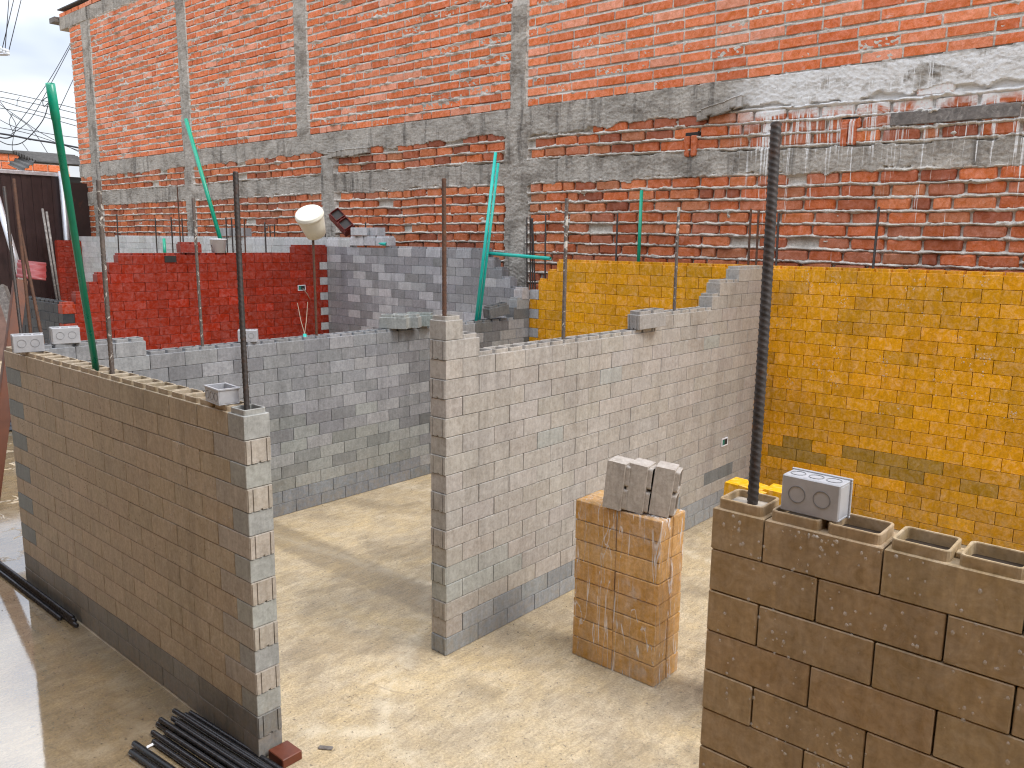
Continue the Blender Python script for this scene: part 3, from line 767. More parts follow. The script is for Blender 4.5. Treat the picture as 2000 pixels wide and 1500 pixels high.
for ref, rows in ((0, range(-14, 0)), (1, range(0, 4))):
    for k in rows:
        for (pa, pb) in ((-8.0, 58.4), (62.1, 92.8), (96.1, 132.0), (135.3, 168.9), (172.9, 178.5)):
            y = pa-(1.5 if k % 2 else 0)+RNG.uniform(-0.4, 0.4)
            while y < pb-0.3:
                ln = 2.95*(0.52 if RNG.random() < 0.10 else 1.0)+RNG.uniform(-0.3, 0.2)
                a, b = max(y, pa), min(y+ln, pb); y += ln
                if b-a < 0.6: continue
                yc = (a+b)/2; b0, b1 = mid_beam(np.array(yc)); wob = -(float(fbm(np.array(yc*0.10), np.array(0.0), 3, 2))-0.5)*0.25
                zc = (float(b0)-0.02+(k+0.5)*OLDP if ref == 0 else float(b1)+0.10+(k+0.5)*OLDP)+wob
                zz = int(zones(np.array([yc]), np.array([zc]))[0])
                if zz != 1: continue
                if RNG.random() < 0.012: continue
                bricks.append((yc, zc+RNG.uniform(-.04, .04), (b-a-0.24)/2.72, RNG.uniform(-0.10, 0.03), RNG.uniform(-.02, .02), True, pick(OLDC, a=0.16)))
for j in range(38): bricks.append((181.5-3.2*j, 65.3+NEWH/2+0.15, 0.95, RNG.uniform(-0.05, 0.05), 0.0, False, pick(NEWC, a=0.1)))
bricks = [b for b in bricks if in_frame((XW, b[0], b[1]), 0.14)]
def bkey(b):
    p = Vector((XW-0.05, b[0], b[1])); return (0 if in_frame(p, 0.01) and visible(p) else 1, depth_of(p))
bricks.sort(key=bkey)
rest = []
for i, (yc, zc, lf, xo, tl, old, c) in enumerate(bricks):
    me = BV[old][RNG.randrange(len(BV[old]))]
    mw = Matrix.Translation(Vector((XW+xo, yc, zc))*S-BWL) @ Matrix.Rotation(tl, 4, 'X') @ Matrix.Diagonal((1, lf*RNG.choice((1, -1)), RNG.choice((1, -1)), 1)).to_4x4()
    if i < 292:
        o = link('brick', me, None, bw); o.color = c
        o.location = mw.translation; o.rotation_euler = (tl, 0, math.pi if RNG.random() < 0 else 0); o.scale = (1, lf, 1)
    else:
        rest.append((me, Matrix.Translation(Vector((XW+xo, yc, zc))*S-BWL) @ Matrix.Rotation(tl, 4, 'X') @ Matrix.Diagonal((1, lf, 1, 1)), c, RNG.random()))
Vs, Cs, Fs, off = [], [], [], 0
for me, mw, c, rr in rest:
    vv = np.empty(len(me.vertices)*3, np.float32); me.vertices.foreach_get('co', vv); vv = vv.reshape(-1, 3)
    A = np.array(mw.to_3x3()); vv = vv @ A.T + np.array(mw.translation)
    Vs.append(vv); cc = np.empty((len(vv), 4), np.float32); cc[:, :3] = c[:3]; cc[:, 3] = rr; Cs.append(cc)
    Fs += [tuple(v+off for v in p.vertices) for p in me.polygons]; off += len(vv)
me = bpy.data.meshes.new('remaining_bricks'); me.from_pydata(np.concatenate(Vs).tolist(), [], Fs); me.update()
me.color_attributes.new('bcol', 'FLOAT_COLOR', 'POINT').data.foreach_set('color', np.concatenate(Cs).ravel())
me.materials.append(M_BRS); tag(link('remaining_bricks', me, None, bw), kind='stuff')
# pairs of bricks set on end, with a dark box as the shaded hole above, and the timber in the wall
for px, py, dy in ((1347, 285, 0.62), (1655, 260, 0.66)):
    p = on_x(px, py, XW-0.28)
    for s in (-1, 1):
        bm = bmesh.new(); bbox(bm, (0, -0.30, -0.95), (1.3, 0.30, 0.95), 0.10)
        for v in bm.verts: v.co += Vector((RNG.uniform(-.03, .03), RNG.uniform(-.04, .04), RNG.uniform(-.06, .06)))*S
        me = bm_mesh('brick', bm); me.materials.append(M_BR); o = link('brick', me, None, bw, (p+Vector((0, s*0.34, 0)))*S-BWL); o.color = (0.50, 0.13, 0.05, 1)
    bm = bmesh.new(); bbox(bm, (0.24, -0.8, 0.75), (0.9, 0.75, 1.35), 0.15); link('hole', bm_mesh('hole', bm), M_DARK, bw, p*S-BWL)
for (xa, ya, xb, yb, th_) in ((1366, 226, 1450, 196, 0.55), (645, 302, 722, 294, 0.45)):      # broken plaster hanging from the beam
    pa, pb = on_x(xa, ya, XW-0.15), on_x(xb, yb, XW-0.15); bm = bmesh.new(); n_ = 9; ly = pb.y-pa.y
    for i in range(n_):
        hh = th_*(0.55+0.6*RNG.random()); bbox(bm, (-0.35-0.12*RNG.random(), ly*i/n_, -hh), (0.6, ly*(i+1)/n_+0.02, 0.25+0.15*RNG.random()), 0.08)
    for v in bm.verts: v.co.z += v.co.y/(ly*S)*(pb.z-pa.z)*S
    link('plaster_slab', bm_mesh('plaster_slab', bm), M_CONC, bw, pa*S-BWL)
pa, pb = on_x(1740, 233, XW), on_x(1994, 212, XW)
bm = bmesh.new(); bbox(bm, (-0.22, pb.y-pa.y, -0.55), (0.8, 0, 0.45), 0.05)
for v in bm.verts: v.co.z += v.co.y/((pb.y-pa.y)*S)*(pb.z-pa.z)*S
link('timber_lintel', bm_mesh('timber_lintel', bm), M_PLANK, bw, pa*S-BWL)

# ------------------------------------------------------------------ unseen building with deep eaves over the viewer, added to shade faces turned that way
bm = bmesh.new(); bbox(bm, (-46, -90, 0), (-13, 120, 36.0)); bbox(bm, (-47, -91, 36.0), (3.0, 121, 37.2))
M_SHADEB = concrete_mat('shade_building_masonry', (0.48, 0.31, 0.16), (0.54, 0.36, 0.19), (0.24, 0.15, 0.08), False, 1.0, 0.3)
tag(link('unseen_shade_building', bm_mesh('unseen_shade_building', bm), M_SHADEB), kind='structure')

# ------------------------------------------------------------------ reinforcing bars
def rebar(label, p0, p1, d=0.23, mt=None, pitch=0.30, n=8, rpp=3, group='reinforcing bars standing in the walls', name='steel_rebar', cat='rebar', ribs=True):
    p0, p1 = Vector(p0), Vector(p1); ax = (p1-p0); ln = ax.length; ax.normalize()
    x = ax.cross(Vector((0.3, 0.9, 0.1))).normalized(); y = ax.cross(x); R = d/2
    nr = max(2, int(ln/pitch*rpp)+1) if ribs else 2
    V, F = [], []
    bend = RNG.uniform(-0.004, 0.004)*ln
    for i in range(nr):
        t = i/(nr-1); c = ax*(ln*t)+x*bend*math.sin(math.pi*t)
        for k in range(n):
            a = 2*math.pi*k/n
            m = 1.0 if not ribs else 0.89+0.13*max(0.0, math.cos(2*math.pi*ln*t/pitch+2*a))**2
            V.append((c+(x*math.cos(a)+y*math.sin(a))*R*m)*S)
    for i in range(nr-1):
        for k in range(n): F.append((i*n+k, i*n+(k+1) % n, (i+1)*n+(k+1) % n, (i+1)*n+k))
    F.append(tuple(range(n-1, -1, -1))); F.append(tuple(range((nr-1)*n, nr*n)))
    o = link(name, mesh_from(name, V, F, True), mt or M_REBAR); o.location = p0*S
    return tag(o, label, cat, group)
def top_at(p0, px, py, dd=0.0): return at_depth(px, py, depth_of(p0)+dd)
F_C = 16.35+T/2; L_C = 16.476+T/2; G_C = G0+T/2; M_C = MY+T/2
p0 = on_x(1469, 992, F_C); p0.z = 15.4
rebar('thick dark ribbed rebar rising from the wet brown wall in the right foreground', p0, top_at(p0, 1516, 240, 0.2), 0.265, M_REBAR, 0.145, 14, 5)
p0 = on_x(220, 734, L_C); p0.z = 14.4; rebar('mortar splashed rebar beside the green pipe on the left wall', p0, top_at(p0, 192, 352), 0.25, M_REBARM, 0.24, 10, 4)
p0 = on_x(483, 806, L_C); p0.z = 14.4; rebar('tall dark rebar at the near end of the left wall', p0, top_at(p0, 460, 336), 0.25, M_REBAR, 0.20, 10, 4)
p0 = on_y(396, 680, G_C); p0.z = 13.4; rebar('rebar rising from the grey wall in front of the red wall', p0, top_at(p0, 377, 387), 0.24, M_REBARM, 0.26, 8, 4)
p0 = on_y(618.6, 660, G_C); p0.z = 13.4; pB = top_at(p0, 611, 452); rebar('rusty rebar that carries the white bucket', p0, pB, 0.23, M_RUST, 0.26, 8, 3)
p0 = on_y(868, 620, M_C); p0.z = 17.3; rebar('rusty rebar at the raised near end of the middle wall', p0, top_at(p0, 867, 349), 0.25, M_RUST, 0.21, 10, 4)
p0 = on_y(1100, 668, M_C); p0.z = 15.4; rebar('dark rebar in the middle wall, in front of the left part of the yellow wall', p0, top_at(p0, 1107, 388), 0.25, M_REBARM, 0.22, 10, 4)
p0 = on_y(1317, 606, M_C); p0.z = 16.4; rebar('dark rebar in the middle wall right of the loose tilted block', p0, top_at(p0, 1326, 405), 0.24, M_REBARM, 0.26, 8, 4)
YC = XB+T/2
for (bx, by, tx, ty, lab, mt) in ((1462, 515, 1467, 408, 'thin rusty rebar behind the yellow wall, left one of the close pair', M_RUST), (1477, 516, 1482, 410, 'thin rusty rebar behind the yellow wall, right one of the close pair', M_RUST),
                                  (1516, 517, 1521, 416, 'thin dark rebar just right of the thick foreground rebar', M_REBAR), (1705, 523, 1717, 404, 'thin leaning rebar behind the right part of the yellow wall', M_REBAR),
                                  (1203, 508, 1206, 416, 'thin rebar behind the yellow wall, left of the green pipe', M_REBAR), (1065, 548, 1066, 419, 'thin rebar rising at the stepped left end of the yellow wall', M_REBAR)):
    p0 = on_x(bx, by, YC); p0.z -= 0.8; rebar(lab, p0, top_at(p0, tx, ty), 0.21, mt, 0.4, 6, 3)
for (bx, tx, od_) in ((1030, 1029, 'first'), (1037, 1035.5, 'second'), (1041, 1038, 'third'), (1046, 1040, 'last')):
    p0 = on_x(bx, 562, YC+0.1); p0.z -= 1.0; rebar('dark thin rebar of the column cage beside the concrete column, %s from the left' % od_, p0, top_at(p0, tx, 424+RNG.uniform(0, 6)), 0.19, M_REBAR, 0.4, 6, 3, 'column cage rebars')
for (x, ty) in ((228, 418), (303, 426), (334, 424), (346, 364), (355, 426), (441, 424), (452, 426), (460, 425), (477, 427), (517, 434)):
    p0 = on_x(x+4, 497, 60.0); p1 = at_depth(x, ty, depth_of(p0)); p0.z = 0.0
    nb_ = [228, 303, 334, 346, 355, 441, 452, 460, 477, 517].index(x); rebar('thin rebar behind the red wall, %s from the left' % ('first', 'second', 'third', 'fourth', 'fifth', 'sixth', 'seventh', 'eighth', 'ninth', 'tenth')[nb_], p0, p1, 0.22, M_RUST if x in (346, 477) else M_REBAR, 0.5, 6, 2, 'rebars behind the red wall')
for (x, ty) in ((517, 446), (527, 441), (536, 438), (621, 455), (629, 452), (635, 447), (714, 434)):
    p0 = on_x(x, 463, XB+T+0.6); p1 = on_x(x, ty, XB+T+0.6); p0.z = 0.0
    nb_ = [517, 527, 536, 621, 629, 635, 714].index(x); rebar('thin rebar stub against the old bricks near the bucket, %s from the left' % ('first', 'second', 'third', 'fourth', 'fifth', 'sixth', 'seventh')[nb_], p0, p1, 0.19, M_REBAR, 0.5, 6, 2, 'rebar stubs behind the pale wall')
for (tx, ty, bx, by, mt, lab) in ((8, 365, 44, 662, M_REBAR, 'grey ribbed rebar leaning at the far left, leftmost of three'), (27, 350, 59, 659, M_RUST, 'rusty ribbed rebar leaning at the far left, middle of three'), (34, 420, 84, 659, M_RUST, 'rusty ribbed rebar leaning at the far left, rightmost of three')):
    pb = at_depth(bx, by, 56.5); pt = at_depth(tx, ty, 58.5); d = (pb-pt); t = pb.z/(-d.z); rebar(lab, pb+d*t, pt, 0.24, mt, 0.26, 8, 4, 'rebars leaning at the far left')
for (tx, ty, bx, by, od_) in ((83, 408, 112, 590, 'left'), (91, 414, 117, 588, 'right')):
    pb = at_depth(bx, by, 92.0); pt = at_depth(tx, ty, 95.0); rebar('%s one of two slim grey bars leaning on the black wall' % od_, pb+(pb-pt)*0.05, pt, 0.26, M_PLANK, 0.5, 6, 2, 'slim bars leaning on the black wall', ribs=False)
# bundle of ribbed bars lying at the foot of the left wall
def lying(px, py, x1, y1, z, lab, group, d=0.25, mt=M_BARS, ribs=True, ext=1.0):
    a = on_z(px, py, z+d/2); b = Vector((x1, y1, z+d/2))
    rebar(lab, a, b, d, mt, 0.17, 10, 4, group, 'steel_bar', 'steel bar', ribs)
tips = [(340, 1388, 0.25), (313, 1405, 0.25), (381, 1397, 0.0), (337, 1403, 0.25), (330, 1418, 0.0), (308, 1413, 0.0), (345, 1412, 0.25), (298, 1430, 0.0), (325, 1430, 0.25), (300, 1448, 0.0), (318, 1440, 0.0), (350, 1398, 0.0), (362, 1396, 0.25), (372, 1392, 0.0)]
tips.sort(key=lambda t: t[0]-t[1]*0.6)
for i, (px, py, z) in enumerate(tips):
    a = on_z(px, py, z+0.12)
    lying(px, py, a.x+1.25, a.y-17.0+RNG.uniform(-1, 1), z, 'black ribbed steel bar in the bundle lying at the foot of the left wall', 'bundle of ribbed bars')
for px, py, lab in ((262, 1452, 'black smooth steel bar lying apart at the bottom, upper of two'), (256, 1468, 'black smooth steel bar lying apart at the bottom, lower of two')):
    a = on_z(px, py, 0.12); lying(px, py, a.x+1.4, a.y-16.0, 0.0, lab, 'two bars beside the bundle', 0.27, M_BARS, False)
for i, (px, py, z) in enumerate(((150, 1222, 0.0), (142, 1206, 0.30), (118, 1208, 0.0), (146, 1213, 0.15))):
    a = on_z(px, py, z+0.12); lying(px, py, a.x-0.35+0.02*i, a.y+34.0, z, 'long black steel bar lying beside the far part of the left wall', 'bars lying beside the left wall', 0.25, M_BARS, False)

# ------------------------------------------------------------------ green conduit pipes
def pipe(label, p0, p1, d, mt, bell=False, n=14, group='green pvc conduits'):
    p0, p1 = Vector(p0), Vector(p1); ax = p1-p0; R = d/2
    st = [(0, 1.0), (1.0, 1.0)]
    if bell: st = [(0, 1.0), (0.895, 1.0), (0.90, 1.14), (1.0, 1.14)]
    pts = [p0+ax*t for t, _ in st]; rads = [R*k for _, k in st]
    # hollow top: go back down inside
    pts += [p1-ax.normalized()*0.001, p1-ax.normalized()*0.6]; rads += [rads[-1]*0.86, rads[-1]*0.86]
    P = [q*S-p0*S for q in pts]; V, F = [], []
    a = ax.normalized(); x = a.cross(Vector((0.2, 0.9, 0.1))).normalized(); y = a.cross(x)
    for q, r in zip(P, rads):
        for k in range(n):
            an = 2*math.pi*k/n; V.append(q+(x*math.cos(an)+y*math.sin(an))*r*S)
    for i in range(len(P)-1):
        for k in range(n): F.append((i*n+k, i*n+(k+1) % n, (i+1)*n+(k+1) % n, (i+1)*n+k))
    F.append(tuple(range(n-1, -1, -1))); F.append(tuple(range((len(P)-1)*n, len(P)*n)))
    me = mesh_from('green_pipe', V, F, True); o = link('green_pipe', me, mt); o.location = p0*S
    return tag(o, label, 'pipe', group)
p0 = on_x(190, 727, L_C); p0.z = 14.5; pipe('thick dark green pipe with a bell end leaning up from the left wall', p0, at_depth(98, 163, 34.5), 0.335, M_PIPE, True, 18)
p0 = on_y(441, 496, 92.5); p0.z -= 0.6; pipe('long thin green pipe leaning left behind the red wall', p0, at_depth(363, 233, depth_of(p0)+2), 0.50, M_PIPE, False)
p0 = on_y(928, 630, G_C); p0.z = 13.3; pipe('longer of two aqua green pipes standing in the grey wall', p0, at_depth(968, 298, depth_of(p0)), 0.33, M_PIPE2)
p0 = on_y(934, 630, G_C+0.1); p0.z = 13.3; pipe('shorter of two aqua green pipes standing in the grey wall', p0, at_depth(973, 319, depth_of(p0)), 0.28, M_PIPE2)
p0 = on_x(948, 494, XB+T*0.5); pipe('aqua green pipe sticking out sideways from the pale grey wall top', p0, on_x(1075, 505, XB+0.2), 0.38, M_PIPE2)
p0 = on_x(1247, 510, YC); p0.z -= 0.8; pipe('thin upright green pipe behind the yellow wall', p0, top_at(p0, 1253, 372), 0.33, M_PIPE)
p0 = on_y(322, 496, 92.0); p0.z -= 1.0; pipe('short green pipe stub above the hole in the red wall', p0, at_depth(320, 466, depth_of(p0)), 0.34, M_PIPE)
p0 = on_y(596, 662, G_C); p0.z -= 0.5; pS = at_depth(595, 652, depth_of(p0)); pipe('tiny aqua pipe stub in the top of the grey wall with two wires', p0, pS, 0.28, M_PIPE2)
p0 = on_x(728, 474, XB+0.3); pipe('stubby aqua pipe lying on the pale grey wall beside loose blocks', p0, on_x(755, 477, XB-0.1), 0.40, M_PIPE2)
# wires from the outlet box to the stub
for (px, py, lab) in ((581, 592, 'left thin wire rising from the aqua stub to the red wall'), (601, 590, 'right thin wire rising from the aqua stub to the red wall')):
    o = tube('thin_wire', [pS, (pS+on_y(px, py, G_C+8))/2+Vector((0, 0, -0.3)), on_y(px, py, G_C+8)], 0.035, M_WIRE, None, 5); tag(o, lab, 'wire', 'wires from the stub')

# ------------------------------------------------------------------ loose plastic blocks
LAST = [None]
def loose(label, p, R, c, l=2*U, group='loose plastic blocks', end=0, kind='hollow', name='plastic_block'):
    o = link(name, block_mesh(l, kind, end)); o.color = tuple(c)+(1,) if len(c) == 3 else c
    o.matrix_world = Matrix.Translation(Vector(p)*S) @ R.to_4x4()
    LAST[0] = o
    return tag(o, label, 'block', group)
RX = lambda a: Matrix.Rotation(math.radians(a), 3, 'X'); RY = lambda a: Matrix.Rotation(math.radians(a), 3, 'Y'); RZ = lambda a: Matrix.Rotation(math.radians(a), 3, 'Z')
ON_END = Matrix(((0, -1, 0), (0, 0, -1), (1, 0, 0)))       # x up, y to -X, z to -Y
PX0, PX1, PY0, PY1, PH = 32.75, 35.05, 18.75, 23.85, 8.72
for (px, py, tl, rz, lab) in ((1168, 990, 5, 10, 'left one of three beige blocks standing on end on the wrapped stack'), (1209, 996, 5, 11, 'middle one of three beige blocks standing on end on the wrapped stack'), (1250, 1003, 6, 20, 'right one of three beige blocks standing on end on the wrapped stack')):
    p = on_z(px, py, PH+0.05)
    p = p+Vector((T+0.02, 0, 0.06))
    loose(lab, p, RZ(rz) @ RX(tl) @ ON_END, (0.40, 0.355, 0.31))
for i, (px, py, lab) in enumerate(((1411, 938, 'left one of three yellow blocks behind the foreground wall'), (1448, 946, 'middle one of three yellow blocks behind the foreground wall'), (1485, 951, 'right one of three yellow blocks behind the foreground wall'))):
    p = on_z(px, py, PH+2*U+0.1); loose(lab, Vector((p.x+T, p.y, PH+0.06)), RZ((0, -14, 3)[i]) @ RX(2) @ ON_END, (0.70, 0.36, 0.015))
p = on_y(1243, 641, MY); loose('grey beige block tilted loosely on top of the middle wall', (p.x, MY-0.25, 16.25), RZ(-14) @ RY(-3), (0.32, 0.295, 0.27), end=-1)
p = on_y(957, 622, G0); loose('dark grey block lying tilted on the far part of the grey wall', (p.x, G0-0.1, 14.30), RZ(-10) @ RY(-9), (0.16, 0.163, 0.16), end=-1)
for i, (px, py, lab) in enumerate(((752, 644, 'front one of the pale green grey blocks on the grey wall beside the middle wall'), (775, 640, 'middle one of the pale green grey blocks on the grey wall beside the middle wall'), (802, 636, 'rear one of the pale green grey blocks on the grey wall beside the middle wall'))):
    p = on_y(px, py, G0); loose(lab, (p.x+0.1, G0+0.9, 14.24), RZ((-62, -60, -55)[i]), ((0.34, 0.35, 0.33), (0.33, 0.34, 0.325), (0.28, 0.305, 0.285))[i], end=1)
pr = on_y(352, 492, R1Y); loose('red block lying loose on top of the red wall', (pr.x, R1Y-0.1, 20.24), RZ(-4), (0.27, 0.04, 0.026))
zA = Vector((-0.62, -0.62, 0.48)).normalized(); xA = (rgt*0.60-Vector((0, 0, 0.78))).normalized(); xA = (xA-zA*xA.dot(zA)).normalized(); yA = zA.cross(xA)
BRK = Matrix((xA, yA, zA)).transposed()
p = on_x(641, 432, XB+0.4); loose('red hollow block standing tilted on the pale grey wall beside the bucket', (p.x, p.y+0.1, 24.25), BRK*1.4, (0.17, 0.028, 0.02), name='hollow_block'); lb = bpy.data.objects[-1] if False else LAST[0]; lb.location.z += 22.27*S-min((lb.matrix_world @ v.co).z for v in lb.data.vertices); lb.location.x += 0.35*S
pw = [(1, 682, 463, 4, 'lifted pale block in the top course of the pale grey wall, left of three'), (1, 703, 464, -3, 'lifted pale block in the top course of the pale grey wall, middle of three')]
HC0 = (0.50, 0.50, 0.50)
for (Ya, z, rz, lab, c) in ((84.3, 21.22, 4, 'lifted pale grey block in the top course beside the bucket, left of three', (0.55, 0.55, 0.55)), (81.8, 21.25, -3, 'lifted pale grey block in the top course beside the bucket, middle of three', (0.46, 0.46, 0.465)), (79.3, 21.25, 0, 'lifted pale grey block in the top course beside the bucket, right of three', (0.48, 0.48, 0.49)),
                            (83.8, 22.48, 16, 'left one of two pale blocks at the very top of the pale grey wall', (0.50, 0.50, 0.50)), (81.2, 22.48, -14, 'right one of two pale blocks at the very top of the pale grey wall', (0.46, 0.46, 0.47))):
    loose(lab, (XB+T-0.1, Ya-2*U, z), RZ(90+rz), c, kind='solid' if z > 22 else 'hollow')

for i, (xa, lab) in enumerate(((432, 'left one of two grey blocks above the white pail'), (458, 'right one of two grey blocks above the white pail'))):
    p = on_x(xa, 462, XB+0.1); loose(lab, (XB+T, p.y-2*U*1.25, 22.25), RZ(90+2*i)*1.25, (0.34, 0.34, 0.335), kind='solid')
# ------------------------------------------------------------------ wrapped stacks
OCHRE = [(0.52, 0.285, 0.085), (0.55, 0.305, 0.095), (0.49, 0.265, 0.08), (0.53, 0.305, 0.105)]
def film_mesh(x0, x1, y0, y1, h, seed):
    rg = np.random.RandomState(seed); nz = 44; per = []
    for (ax, ay, bx, by, n) in ((x0, y0, x0, y1, 40), (x0, y1, x1, y1, 18), (x1, y1, x1, y0, 40), (x1, y0, x0, y0, 18)):
        for i in range(n): t = i/n; per.append((ax+(bx-ax)*t, ay+(by-ay)*t))
    n = len(per); cx, cy = (x0+x1)/2, (y0+y1)/2
    V, F = [], []
    for j in range(nz+1):
        z = h*j/nz
        for i, (x, y) in enumerate(per):
            w = float(fbm(np.array(i*0.22), np.array(j*0.10), seed, 4))-0.5; f = 0.05+0.10*max(0, w)+0.03*math.sin(i*1.1+j*0.15)
            dx, dy = x-cx, y-cy; l = math.hypot(dx, dy)
            V.append(Vector((x+dx/l*f, y+dy/l*f, z+(0.10*w if j == nz else 0)))*S)
    for j in range(nz):
        for i in range(n): F.append((j*n+i, j*n+(i+1) % n, (j+1)*n+(i+1) % n, (j+1)*n+i))
    # folded-over top
    b = nz*n; k0 = len(V)
    for rr in (0.75, 0.45):
        for i, (x, y) in enumerate(per):
            w = float(fbm(np.array(i*0.5), np.array(rr*9), seed+3, 3))-0.5
            V.append(Vector((cx+(x-cx)*(rr+0.12*w), cy+(y-cy)*(rr+0.12*w), h+0.07+0.12*w))*S)
    for q, (a, c) in enumerate(((b, k0), (k0, k0+n))):
        for i in range(n): F.append((a+i, a+(i+1) % n, c+(i+1) % n, c+i))
    return mesh_from('plastic_film', V, F, True)
def stack(label, x0, x1, y0, y1, h, seed):
    e = empty('wrapped_block_stack', ((x0+x1)/2, (y0+y1)/2, 0), label, 'block stack', 'film wrapped stacks of blocks')
    rows = 8; rh = h/rows; l = (y1-y0-0.06)/2; t = (x1-x0)/2-0.01
    me = {}
    for r in range(rows):
        for cxi in range(2):
            for cyi in range(2):
                bm = bmesh.new(); bbox(bm, (0, 0, 0.02), (t, l, rh-0.015), 0.035)
                for zz in (rh*0.5,): pass
                m = bm_mesh('block', bm); o = link('block', m, M_PL, e)
                o.color = pick(OCHRE); o.rotation_euler = (0, 0, RNG.uniform(-.006, .006))
                o.location = Vector((x0+cxi*(t+0.02)+RNG.uniform(-.03, .03), y0+cyi*(l+0.06)+RNG.uniform(-.03, .03), r*rh))*S-e.location
    f = link('plastic_film', film_mesh(x0, x1, y0, y1, h, seed), M_FILM, e); f.location = -e.location
    return e
stack('tall stack of ochre blocks in clear plastic wrap with beige blocks on top', PX0, PX1, PY0, PY1, PH, 3)
pq = on_z(1411, 938, PH+2*U+0.1)
stack('ochre wrapped stack mostly hidden behind the brown foreground wall', pq.x-0.35, pq.x+1.95, pq.y-5.3, pq.y+0.15, PH, 9)

# ------------------------------------------------------------------ electrical boxes
def annulus(r0_, r1_, h, n=20):
    V, F = [], []
    for (r, z) in ((r0_, 0), (r0_, h), (r1_, h), (r1_, 0)):
        for k in range(n): a = 2*math.pi*k/n; V.append(Vector((r*math.cos(a), r*math.sin(a), z))*S)
    for j in range(3):
        for k in range(n): F.append((j*n+k, j*n+(k+1) % n, (j+1)*n+(k+1) % n, (j+1)*n+k))
    return mesh_from('knockout', V, F)
EB = {}
def ebox(label, p, R, sc=1.0):
    e = empty('electrical_box', p, label, 'electrical box', 'loose grey electrical boxes'); e.rotation_euler = R.to_euler(); e.scale = (sc,)*3
    if not EB:
        L_, D_, H_ = 1.25, 0.62, 0.80; th = 0.05
        bm = bmesh.new()
        bbox(bm, (-L_/2, 0, 0), (L_/2, th, H_), 0.02)                       # face plate with two knockouts
        bbox(bm, (-L_/2, th, 0), (L_/2, D_, th), 0.01); bbox(bm, (-L_/2, th, H_-th), (L_/2, D_, H_), 0.01)
        bbox(bm, (-L_/2, th, th), (-L_/2+th, D_, H_-th), 0.01); bbox(bm, (L_/2-th, th, th), (L_/2, D_, H_-th), 0.01)
        EB['body'] = bm_mesh('body', bm); EB['body'].materials.append(M_PVC)
        bm = bmesh.new(); g_ = 0.035
        bbox(bm, (-L_/2-g_, D_-0.07, -g_), (L_/2+g_, D_, 0.02), 0.012); bbox(bm, (-L_/2-g_, D_-0.07, H_-0.02), (L_/2+g_, D_, H_+g_), 0.012)
        bbox(bm, (-L_/2-g_, D_-0.07, 0.02), (-L_/2+0.02, D_, H_-0.02), 0.012); bbox(bm, (L_/2-0.02, D_-0.07, 0.02), (L_/2+g_, D_, H_-0.02), 0.012)
        EB['flange'] = bm_mesh('flange', bm); EB['flange'].materials.append(M_PVC)
        EB['ko'] = annulus(0.172, 0.188, 0.012); EB['ko'].materials.append(M_KO)
    for k in ('body', 'flange'): link(k, EB[k], None, e)
    for x in (-0.28, 0.26):
        o = link('knockout', EB['ko'], None, e, Vector((x, 0.0, 0.42))*S); o.rotation_euler = (math.radians(90), 0, 0)
    for x in (-0.40, 0.0, 0.38):
        o = link('knockout', EB['ko'], None, e, Vector((x, 0.30, 0.80))*S); o.scale = (0.85, 0.85, 1)
    return e
p = on_x(1578, 1014, F_C-0.35); ebox('wet grey electrical box standing on the wall in the right foreground', (F_C-0.36, p.y, 16.23), RZ(-92))
p = on_x(64, 690, L_C-0.2); ebox('grey electrical box on the far end of the left wall', (p.x-0.2, p.y-0.1, 15.24), RZ(-14), 1.25)
p = on_y(124, 672, G_C); ebox('grey electrical box on the left end of the grey wall', (p.x, G_C-0.6, 15.24), RZ(-10), 1.25)
p = on_y(478, 672, G_C); ebox('small grey electrical box on the grey wall behind the tall dark rebar', (p.x, G_C-0.4, 14.24), RZ(-38), 1.1)
p = on_x(447, 797, L_C); ebox('open grey electrical box facing up near the end of the left wall', (L_C+0.2, p.y, 15.24), RZ(-97) @ RX(90), 1.1)

# outlets set into the walls (parts of those walls)
def outlet(wall, p, axis, w=1.0, h=0.62):
    e = WE[wall]; bm = bmesh.new(); f = 0.09
    for a, b in (((-w/2, -0.05, -h/2), (w/2, 0.03, -h/2+f)), ((-w/2, -0.05, h/2-f), (w/2, 0.03, h/2)), ((-w/2, -0.05, -h/2+f), (-w/2+f, 0.03, h/2-f)), ((w/2-f, -0.05, -h/2+f), (w/2, 0.03, h/2-f))): bbox(bm, a, b, 0.01)
    o = link('outlet_box', bm_mesh('outlet_box', bm), M_WHITE, e, Vector(p)*S-e.location)
    bm = bmesh.new(); bbox(bm, (-w/2+f, -0.03, -h/2+f), (w/2-f, 0.02, h/2-f)); link('cavity', bm_mesh('cavity', bm), M_DARK, o)  # dark slab painted as the shade inside the outlet
    bm = bmesh.new(); bbox(bm, (-w/2+f*1.4, -0.04, -h/2+f*1.3), (-w*0.08, -0.015, h/2-f*1.3), 0.03); link('connector', bm_mesh('connector', bm), M_TEAL, o)
    return o
o = outlet('red_block_wall', on_y(589, 562, R1Y-0.03), 'x', 1.15, 0.72)
V_, F_ = tube_data([Vector((0.15, -0.05, -0.1))*S, Vector((0.5, -0.5, -0.8))*S, Vector((0.9, -0.6, -1.6))*S], 0.05*S, 6); link('dangling_wire', mesh_from('dangling_wire', V_, F_, True), M_WIRE, o)
outlet('middle_block_wall', on_y(1415, 863, MY-0.03), 'x', 1.05, 0.66)
p = on_y(333, 506, R1Y-0.03); bm = bmesh.new(); bbox(bm, (-0.68, -0.02, -0.36), (0.68, 0.02, 0.36)); e = WE['red_block_wall']; link('opening', bm_mesh('opening', bm), M_DARK, e, p*S-e.location)  # flat dark slab stands for the shaded depth of the opening

